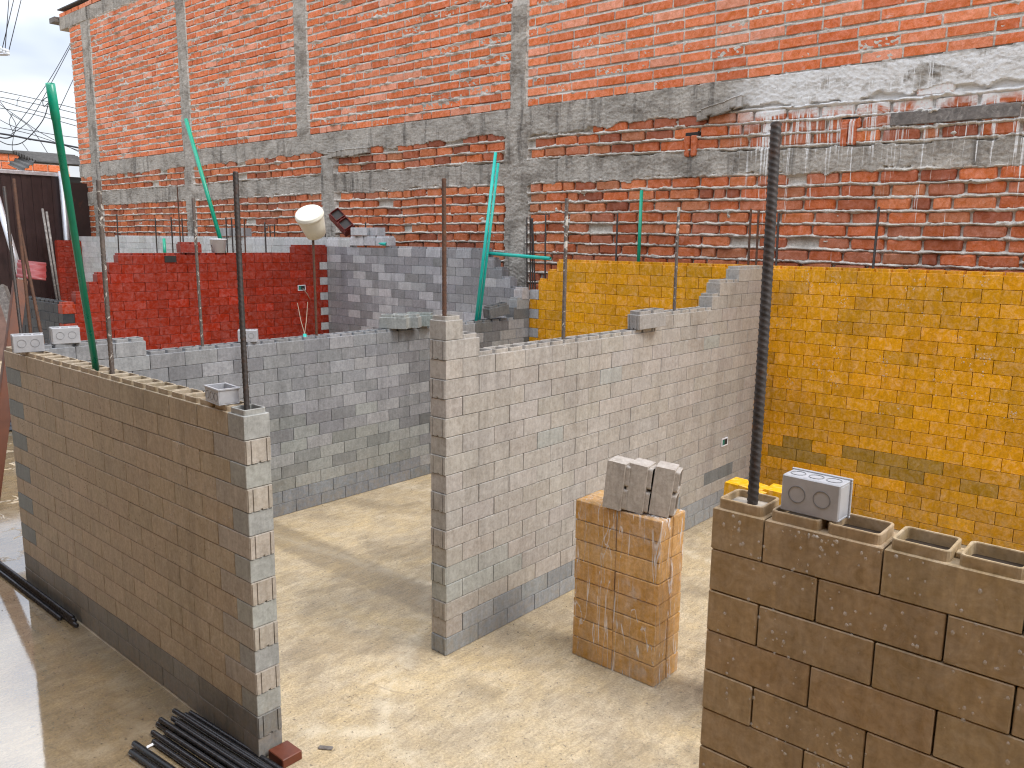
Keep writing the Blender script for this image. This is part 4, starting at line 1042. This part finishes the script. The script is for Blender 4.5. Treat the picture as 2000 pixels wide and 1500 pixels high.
# cement fill in the cells that hold bars
def fill(wall, x0, x1, y0, y1, z):
    e = WE[wall]; bm = bmesh.new(); bbox(bm, (x0, y0, z-0.6), (x1, y1, z)); o = link('cement_fill', bm_mesh('cement_fill', bm), M_FILL, e); o.location = -e.location
fill('right_front_block_wall', 16.35+0.14, 16.35+T-0.14, F1-U+0.14, F1-0.14, 16.06)
fill('middle_block_wall', MX+0.14, MX+U-0.14, MY+0.14, MY+T-0.14, 18.08)
fill('left_block_wall', 16.476+0.14, 16.476+T-0.14, L0+0.14, L0+U-0.14, 14.75)

# ------------------------------------------------------------------ bucket on the rebar
e = empty('white_bucket', pB, 'stained white bucket stuck upside down on a rebar above the red wall', 'bucket')
ax = (at_depth(606, 405, depth_of(pB)-1.4)-at_depth(622, 452, depth_of(pB)+0.4)).normalized()
q = Vector((0, 0, 1)).rotation_difference(ax)
prof = [(0.0, -0.05), (0.70, -0.05), (0.82, 0.0), (0.98, 0.9), (1.10, 1.75), (1.17, 1.80), (1.17, 1.98), (1.12, 2.02), (1.12, 2.08), (1.07, 2.14), (0.9, 2.17), (0.4, 2.18), (0.0, 2.18)]
def lathe(name, prof, n=28):
    V, F = [], []
    for r, z in prof:
        for k in range(n): a = 2*math.pi*k/n; V.append(Vector((r*math.cos(a), r*math.sin(a), z))*S)
    for j in range(len(prof)-1):
        for k in range(n): F.append((j*n+k, j*n+(k+1) % n, (j+1)*n+(k+1) % n, (j+1)*n+k))
    bmx = bmesh.new(); mm = mesh_from(name, V, F); bmx.from_mesh(mm); bmesh.ops.remove_doubles(bmx, verts=bmx.verts, dist=1e-6)
    return bm_mesh(name, bmx, True)
bd = link('body', lathe('body', prof[:5]), M_BUCKET, e); ld = link('lid', lathe('lid', prof[4:]), M_BUCKET, e)
e.rotation_mode = 'QUATERNION'; e.rotation_quaternion = q; e.location = (pB-ax*0.25+Vector((0.15, -0.1, 0)))*S
# small paint pail and white panel behind the red wall
pp = on_y(427, 494, R1Y+0.6); e = empty('paint_pail', (pp.x, R1Y+0.6, 20.24), 'small white pail with a wire handle on top of the red wall', 'pail')
link('body', lathe('body', [(0, 0), (0.78, 0), (0.94, 1.5), (1.0, 1.52), (1.0, 1.62), (0.0, 1.66)], 20), M_WHITE, e)
hp = [Vector((0.9*math.cos(a), 0.25*math.sin(a)-0.5*math.sin(a), 0.9-0.8*math.sin(a)))*S for a in [math.pi*i/10 for i in range(11)]]
V_, F_ = tube_data(hp, 0.03*S, 5); link('handle', mesh_from('handle', V_, F_, True), M_REBAR, e)

# ------------------------------------------------------------------ timber under the near end of the left wall, bits on the floor
bm = bmesh.new(); bbox(bm, (16.8, 27.0, 0.0), (17.75, 28.1, 0.42), 0.03); tag(link('timber_offcut', bm_mesh('timber_offcut', bm), M_WOOD), 'reddish brown timber offcut at the foot of the left wall end', 'timber')
p = on_z(1640, 1008, 0); a, b = on_z(1640, 1002, 0.1), on_z(1778, 1032, 0.1)
V_, F_ = tube_data([a*S, b*S], 0.22*S, 4); tag(link('timber_batten', mesh_from('timber_batten', V_, F_), M_WOOD), 'thin dark red timber batten lying below the yellow wall', 'timber')
a, b = on_z(286, 1460, 0.1), on_z(300, 1453, 0.1); V_, F_ = tube_data([a*S, b*S], 0.07*S, 4); tag(link('white_strip', mesh_from('white_strip', V_, F_), M_WHITE), 'small white strip lying beside the bar bundle', 'strip')
a = on_z(636, 1462, 0); bm = bmesh.new(); bbox(bm, (-0.12, -0.32, 0), (0.12, 0.32, 0.08), 0.03); o = link('plastic_scrap', bm_mesh('plastic_scrap', bm), M_PLANK); o.location = a*S; o.rotation_euler = (0, 0, 0.6); tag(o, 'small grey scrap on the floor right of the left wall end', 'scrap')
# letters scratched into the floor
SC = [[(665, 1361), (689, 1375)], [(667, 1360), (678, 1357), (687, 1359), (688, 1365), (684, 1370)], [(702, 1345), (720, 1350), (714, 1358), (703, 1362), (694, 1355)], [(716, 1341), (727, 1333), (735, 1336), (729, 1346)], [(747, 1325), (762, 1333)], [(700, 1275), (715, 1268), (731, 1264)], [(785, 1292), (795, 1289), (803, 1287)], [(786, 1303), (799, 1310)], [(809, 1299), (816, 1304)], [(813, 1296), (819, 1292)], [(823, 1289), (837, 1296)]]
V_, F_, o_ = [], [], 0
for line in SC:
    P = [on_z(x, y, 0.045) for x, y in line]
    for a, b in zip(P, P[1:]):
        d = (b-a).normalized(); nn = Vector((-d.y, d.x, 0))*0.010
        V_ += [(a+nn)*S, (a-nn)*S, (b-nn)*S, (b+nn)*S]; F_.append((o_, o_+1, o_+2, o_+3)); o_ += 4
M_SCR = simple('scratch', (0.36, 0.285, 0.185), 0.9, 0.2, 30); link('scratched_letters', mesh_from('scratched_letters', V_, F_), M_SCR, fl)
# grit and pebbles
V_, F_ = [], []
for i in range(330):
    if i < 200: x, y = RNG.uniform(18, 60), RNG.uniform(0, 53)
    else: x, y = RNG.uniform(8, 16), RNG.uniform(22, 54)
    if RNG.random() < 0.4: y = RNG.choice((MY-RNG.uniform(0, 1.2), G0-RNG.uniform(0, 1.0))); x = RNG.uniform(28, 62)
    r = RNG.choice((0.03, 0.04, 0.05, 0.07)); k = len(V_); c = Vector((x, y, 0))
    for j in range(5): a = 2*math.pi*j/5+RNG.random(); V_.append((c+Vector((r*math.cos(a)*RNG.uniform(.6, 1.3), r*math.sin(a)*RNG.uniform(.6, 1.3), -0.02)))*S)
    V_.append((c+Vector((0, 0, r*RNG.uniform(.4, .9))))*S)
    for j in range(5): F_.append((k+j, k+(j+1) % 5, k+5))
tag(link('grit', mesh_from('grit', V_, F_), M_GRIT), 'scattered dark grit on the concrete floor', 'grit', None, 'stuff')

# ------------------------------------------------------------------ rain drops clinging to the wet blocks
def drops(parent, gen, n, name='water_drops'):
    V, F = [], []
    for _ in range(n):
        c, nrm, r = gen()
        up = Vector((0, 0, 1)) if abs(nrm.z) < 0.9 else Vector((1, 0, 0)); a = up.cross(nrm).normalized(); b = nrm.cross(a)
        k = len(V); el = RNG.uniform(1.0, 1.6)
        for (rr, h) in ((1.0, 0.0), (0.75, 0.42)):
            for j in range(7): t = 2*math.pi*j/7; V.append((c+(a*math.cos(t)+b*math.sin(t)*el)*r*rr+nrm*r*h)*S)
        V.append((c+nrm*r*0.6)*S)
        for j in range(7):
            F.append((k+j, k+(j+1) % 7, k+7+(j+1) % 7, k+7+j)); F.append((k+7+j, k+7+(j+1) % 7, k+14))
    o = link(name, mesh_from(name, V, F, True), M_DROP, parent); tag(o, kind='stuff')
    if parent: o.location = -parent.location
def clump(lo, hi):
    st = {'c': None, 'k': 0}
    def f():
        if st['k'] <= 0: st['c'] = Vector((RNG.uniform(lo[0], hi[0]), RNG.uniform(lo[1], hi[1]), 0)); st['k'] = RNG.randrange(2, 12)
        st['k'] -= 1
        return min(max(st['c'].x+RNG.gauss(0, 0.28), lo[0]), hi[0]), min(max(st['c'].y+RNG.gauss(0, 0.28), lo[1]), hi[1])
    return f
cf = clump((0.5, 9.0), (7.9, 15.9))
def gF():
    y, z = cf(); return Vector((16.345, y, z)), Vector((-1, 0, 0)), RNG.choice((0.010, 0.013, 0.018, 0.024, 0.032, 0.04))
drops(WE['right_front_block_wall'], gF, 420)
cl_ = clump((28.4, 6), (54, 14.9))
def gL():
    y, z = cl_(); return Vector((16.471, y, z)), Vector((-1, 0, 0)), RNG.choice((0.014, 0.02, 0.028, 0.036))
drops(WE['left_block_wall'], gL, 620)
cm_ = clump((28.1, 12), (44, 16.9))
def gM():
    x, z = cm_(); return Vector((x, MY-0.005, min(z, 15.9))), Vector((0, -1, 0)), RNG.choice((0.014, 0.02, 0.028))
drops(WE['middle_block_wall'], gM, 160)
cy_ = clump((9.5, 9), (28, 19.9))
def gY():
    y, z = cy_(); return Vector((XB-0.006, y, z)), Vector((-1, 0, 0)), RNG.choice((0.03, 0.04, 0.055))
drops(WE['yellow_block_wall'], gY, 260)

# ------------------------------------------------------------------ far left: sheet fence, posts, stored things, houses, cables
FY = 176.0
e = empty('metal_fence', (50, FY, 0), 'dark red brown metal sheet fence at the far left with a pale top rail', 'fence')
xs = [38.0, 43.5, 49.0, 54.5, 59.8, 65.2]
for i in range(len(xs)-1):
    bm = bmesh.new()
    n = 6
    for k in range(n):
        xa, xb = xs[i]+(xs[i+1]-xs[i])*k/n, xs[i]+(xs[i+1]-xs[i])*(k+1)/n
        bbox(bm, (xa+0.02, FY+(0.12 if k % 2 else 0), 0), (xb, FY+0.2+(0.12 if k % 2 else 0), 33.6))
    o = link('sheet', bm_mesh('sheet', bm), M_SHEET, e); o.location = -e.location
bm = bmesh.new(); bbox(bm, (66.0, FY-0.4, 0), (70.0, FY-0.1, 32.6)); o = link('sheet', bm_mesh('sheet', bm), M_SHEETR, e); o.location = -e.location; o['label'] = 'rust streaked sheet next to the brick wall'
bm = bmesh.new(); bbox(bm, (38, FY-0.35, 33.6), (64.6, FY+0.3, 34.3), 0.05); o = link('top_rail', bm_mesh('top_rail', bm), M_GALV, e); o.location = -e.location
V_, F_ = tube_data([on_y(134, 480, FY-1).to_tuple() and Vector((on_y(122, 470, FY-1).x+0.9, FY-1, 0))*S, Vector((on_y(118, 345, FY-1).x, FY-1, on_y(118, 290, FY-1).z))*S], 0.55*S, 14)
V_, F_ = tube_data([Vector((65.0, FY-1, 0))*S, Vector((65.0, FY-1, 34.6))*S], 0.55*S, 14); o = link('post', mesh_from('post', V_, F_, True), M_GALV, e); o.location = -e.location
V_, F_ = tube_data([Vector((65.0, FY-1, 34.6))*S, Vector((65.0, FY-1, 41.0))*S], 0.20*S, 10); o = link('mast', mesh_from('mast', V_, F_, True), M_GALV, e); o.location = -e.location
# red corrugated sheet, leaning channel, planks, stacked profiles
def corr(name, a, b, c, n, amp, mt, label, cat, th=0.06, parent=None):
    """corrugated sheet: corner a, edge b (along ribs), edge c (across ribs)"""
    a, b, c = Vector(a), Vector(b), Vector(c); nn = b.cross(c).normalized(); V, F = [], []
    m = n*6
    for s_ in (0, 1):
        for i in range(m+1):
            t = i/m; h = amp*math.sin(2*math.pi*n*t)+s_*th
            for q_ in (0, 1): V.append((a+b*q_+c*t+nn*h)*S)
    W = 2*(m+1)
    for s_ in (0, 1):
        for i in range(m): k = s_*W+2*i; F.append((k, k+1, k+3, k+2))
    for i in range(m): F.append((2*i, 2*i+2, W+2*i+2, W+2*i)); F.append((2*i+1, W+2*i+1, W+2*i+3, 2*i+3))
    F.append((0, W, W+1, 1)); F.append((2*m, 2*m+1, W+2*m+1, W+2*m))
    o = link(name, mesh_from(name, V, F, True), mt, parent)
    return tag(o, label, cat) if label else o
a = at_depth(34, 507, 112); b = at_depth(90, 513, 112); c = at_depth(32, 541, 108)
corr('roof_sheet', a, b-a, c-a, 3, 0.16, M_ROOFR, 'red corrugated roofing sheet stored at the far left', 'roofing sheet')
pb, pt = at_depth(4, 826, 60), at_depth(40, 548, 63); d = pb-pt; pb = pb+d*(pb.z/(-d.z))
bm = bmesh.new(); ln = (pt-pb).length; bbox(bm, (-0.45, -0.30, 0), (0.45, -0.12, ln), 0.02); bbox(bm, (-0.45, -0.12, 0), (-0.28, 0.35, ln), 0.02); bbox(bm, (0.28, -0.12, 0), (0.45, 0.35, ln), 0.02)
o = link('steel_channel', bm_mesh('steel_channel', bm), M_ORANGE); o.location = pb*S; o.rotation_mode = 'QUATERNION'; o.rotation_quaternion = Vector((0, 0, 1)).rotation_difference((pt-pb).normalized()); tag(o, 'orange brown steel channel leaning at the left edge', 'channel')
pb, pt = at_depth(29, 640, 120), at_depth(2, 560, 121); V_, F_ = tube_data([(pb+(pb-pt)*0.9)*S, pt*S], 0.9*S, 4); tag(link('grey_plank', mesh_from('grey_plank', V_, F_), M_PLANK), 'grey plank leaning behind the orange brown channel', 'plank')
pb, pt = at_depth(30, 505, 118), at_depth(-6, 385, 119); V_, F_ = tube_data([(pb+(pb-pt)*0.4)*S, pt*S], 0.45*S, 10); tag(link('grey_tube', mesh_from('grey_tube', V_, F_, True), M_GALV), 'pale metal tube leaning against the dark fence', 'tube')
a = on_z(0, 692, 0); bm = bmesh.new(); bbox(bm, (a.x-4, a.y-9, 0), (a.x-0.6, a.y-8.7, 13), 0.02); tag(link('leaning_board', bm_mesh('leaning_board', bm), M_PINK), 'pale pinkish board standing at the left edge', 'board')
for i in range(5):
    a = on_z(2+3*i, 838-7*i, 0.15); V_, F_ = tube_data([Vector((a.x-6, a.y+1.5, 0.2+0.12*i))*S, Vector((a.x+4, a.y-2.5, 0.2+0.12*i))*S], 0.35*S, 4)
    tag(link('steel_profile', mesh_from('steel_profile', V_, F_), M_BARS), 'dark steel profile in the low pile beyond the far end of the left wall', 'steel profile', 'low pile of profiles')
# clump of dark weeds
a = on_z(30, 795, 0); V_, F_ = [], []
for i in range(260):
    c = a+Vector((RNG.gauss(0.6, 1.2), RNG.gauss(0, 1.4), abs(RNG.gauss(0.6, 0.7)))); d1 = Vector((RNG.gauss(0, 1), RNG.gauss(0, 1), RNG.gauss(0.3, 0.6))).normalized()*0.5; d2 = d1.cross(Vector((RNG.gauss(0, 1), RNG.gauss(0, 1), RNG.gauss(0, 1)))).normalized()*0.13
    k = len(V_); V_ += [(c-d1)*S, (c+d2)*S, (c+d1)*S, (c-d2)*S]; F_.append((k, k+1, k+2, k+3))
M_WEED = simple('weed_leaf', (0.05, 0.06, 0.03), 0.6, 0.4, 30)
e = empty('weed_plant', a, 'dark clump of weeds just beyond the far end of the left wall', 'weed'); o = link('foliage', mesh_from('foliage', V_, F_), M_WEED, e); o.location = -e.location
V_, F_ = tube_data([Vector((a.x+0.3, a.y, 0))*S-e.location, Vector((a.x+0.5, a.y, 1.0))*S-e.location], 0.06*S, 5); link('stem', mesh_from('stem', V_, F_), M_WEED, e)
# house beyond the fence
HY = 250.0
pa, pb2 = on_y(-30, 303, HY), on_y(134, 303, HY); zt_ = on_y(60, 303, HY).z
e = empty('brick_house', (pa.x, HY, 0), 'distant orange block house just above the metal fence', 'house')
bm = bmesh.new(); bbox(bm, (pa.x, HY+0.3, 0), (pb2.x, HY+30, zt_)); o = link('wall', bm_mesh('wall', bm), M_MORT, e); o.location = -e.location
bm = bmesh.new(); bbox(bm, (pa.x-1, HY-0.6, zt_), (pb2.x+0.8, HY+31, zt_+0.7)); o = link('roof', bm_mesh('roof', bm), M_ROOFD, e); o.location = -e.location
bm = bmesh.new(); bbox(bm, (0, 0, 0), (3.6, 0.5, 1.75), 0.05); hb = bm_mesh('brick', bm); hb.materials.append(M_BR)
r_ = 0; z = zt_-1.95
while z > zt_-9.5:
    x = pa.x+(0 if r_ % 2 else -1.9)
    while x < pb2.x-3.5:
        if x > pa.x-0.1: o = link('brick', hb, None, e, Vector((x, HY, z))*S-e.location); o.color = pick(NEWC)
        x += 3.85
    z -= 2.1 if r_ != 2 else 4.0
    r_ += 1
# dark corrugated roof in front of it
a = on_y(42, 336, 215); b = on_y(64, 318, 215); c = on_y(158, 322, 215)
e = empty('corrugated_roof_shed', (a.x, 215, 0), 'dark shed roof of wavy sheets between the fence and the distant house', 'shed')
bm = bmesh.new(); bbox(bm, (a.x+2, 216, 0), (c.x+4, 222, a.z-0.3)); o = link('wall', bm_mesh('wall', bm), M_DARK, e); o.location = -e.location
o = corr('roof', (b.x, 213, b.z), (c.x-b.x+3, 0, c.z-b.z-0.3), (-2.0, 9, 2.8), 9, 0.5, M_ROOFD, None, None, 0.15, e); o.location = -e.location
o = corr('roof', (b.x, 213, b.z), (0, 9, 2.0), (a.x-b.x-0.5, 0, a.z-b.z), 3, 0.2, M_ROOFD, None, None, 0.15, e); o.location = -e.location
# cables
def cable(px, dep, w, lab='thin overhead cable in the tangle of cables against the sky', group='overhead cables', smooth=True):
    P = [at_depth(x, y, dep) for x, y in px]
    if len(P) > 2:      # Catmull-Rom through the points
        Q = []
        for i in range(len(P)-1):
            p0_, p1_, p2_, p3_ = P[max(i-1, 0)], P[i], P[i+1], P[min(i+2, len(P)-1)]
            for k in range(6):
                t = k/6; Q.append(0.5*((2*p1_)+(p2_-p0_)*t+(2*p0_-5*p1_+4*p2_-p3_)*t*t+(3*p1_-p0_-3*p2_+p3_)*t**3))
        P = Q+[P[-1]]
    o = tube('overhead_cable', P, w, M_CABLE, None, 5); tag(o, lab, 'cable', group)
D1 = 262
for px in ([(-20, 174), (60, 191), (150, 212)], [(-20, 186), (70, 203), (160, 224)], [(-20, 190), (60, 214), (160, 238)], [(-20, 208), (60, 222), (170, 252)], [(-20, 246), (60, 262), (170, 300)], [(-20, 293), (60, 307), (120, 318)],
           [(138, 84), (94, 160), (25, 256)], [(138, 90), (100, 162), (60, 232), (22, 262)], [(143, 155), (114, 217)], [(-20, 190), (40, 232), (88, 264), (170, 304)], [(-10, 228), (30, 248), (100, 262), (160, 270)], [(20, 222), (60, 250), (95, 302)], [(0, 198), (30, 240), (26, 265)]):
    cable(px, D1, 0.11)
cable([(-20, 258), (20, 264), (60, 272), (110, 280), (170, 292)], D1-2, 0.30, 'thick black overhead cable crossing low above the fence', 'main cables')
cable([(-20, 262), (10, 270), (30, 266), (60, 273)], D1-2, 0.22, 'twisted short black cable end near the left edge', 'main cables')
cable([(95, 200), (85, 232), (62, 262), (40, 280), (15, 282), (-10, 270)], D1, 0.16, 'thick cable drooping in a curve left of the green pipe', 'drooping cables')
cable([(95, 188), (84, 196), (86, 208), (95, 200)], D1, 0.14, 'small cable loop left of the green pipe', 'drooping cables')
cable([(25, 222), (18, 238), (26, 262), (24, 290), (34, 314), (50, 316), (57, 300), (44, 280)], D1, 0.10, 'large cable loop hanging low in the sky', 'drooping cables')
cable([(38, 190), (34, 196), (33, 208)], D1, 0.08, 'short drop wire hanging from the upper cable', 'drooping cables')
for px, od_ in (([(18, -10), (9.6, 100)], 'left'), ([(29, -10), (4, 96)], 'middle'), ([(43.5, -10), (16, 104)], 'right')): cable(px, 230, 0.12, '%s one of three thin wires at the top left edge where they leave the frame' % od_, 'wires at the insulators')
e = empty('insulator_crossarm', at_depth(-30, 104, 230), 'pole crossarm with white insulators at the upper left edge', 'crossarm')
V_, F_ = tube_data([at_depth(-30, 106, 230)*S-e.location, at_depth(14, 106, 230)*S-e.location], 0.45*S, 6); link('arm', mesh_from('arm', V_, F_), M_GALV, e)
for x, y in ((2, 99), (9, 102), (15, 104)):
    o = link('insulator', lathe('insulator', [(0, -0.5), (0.5, -0.5), (0.6, 0), (0.4, 0.3), (0.6, 0.5), (0.35, 1.0), (0, 1.1)], 10), M_PORC, e); o.location = at_depth(x, y, 230)*S-e.location
p = at_depth(-34, 104, 230); V_, F_ = tube_data([Vector((p.x, p.y, 0))*S-e.location, Vector((p.x, p.y, p.z+6))*S-e.location], 1.2*S, 10); link('pole', mesh_from('pole', V_, F_), M_CONC, e)
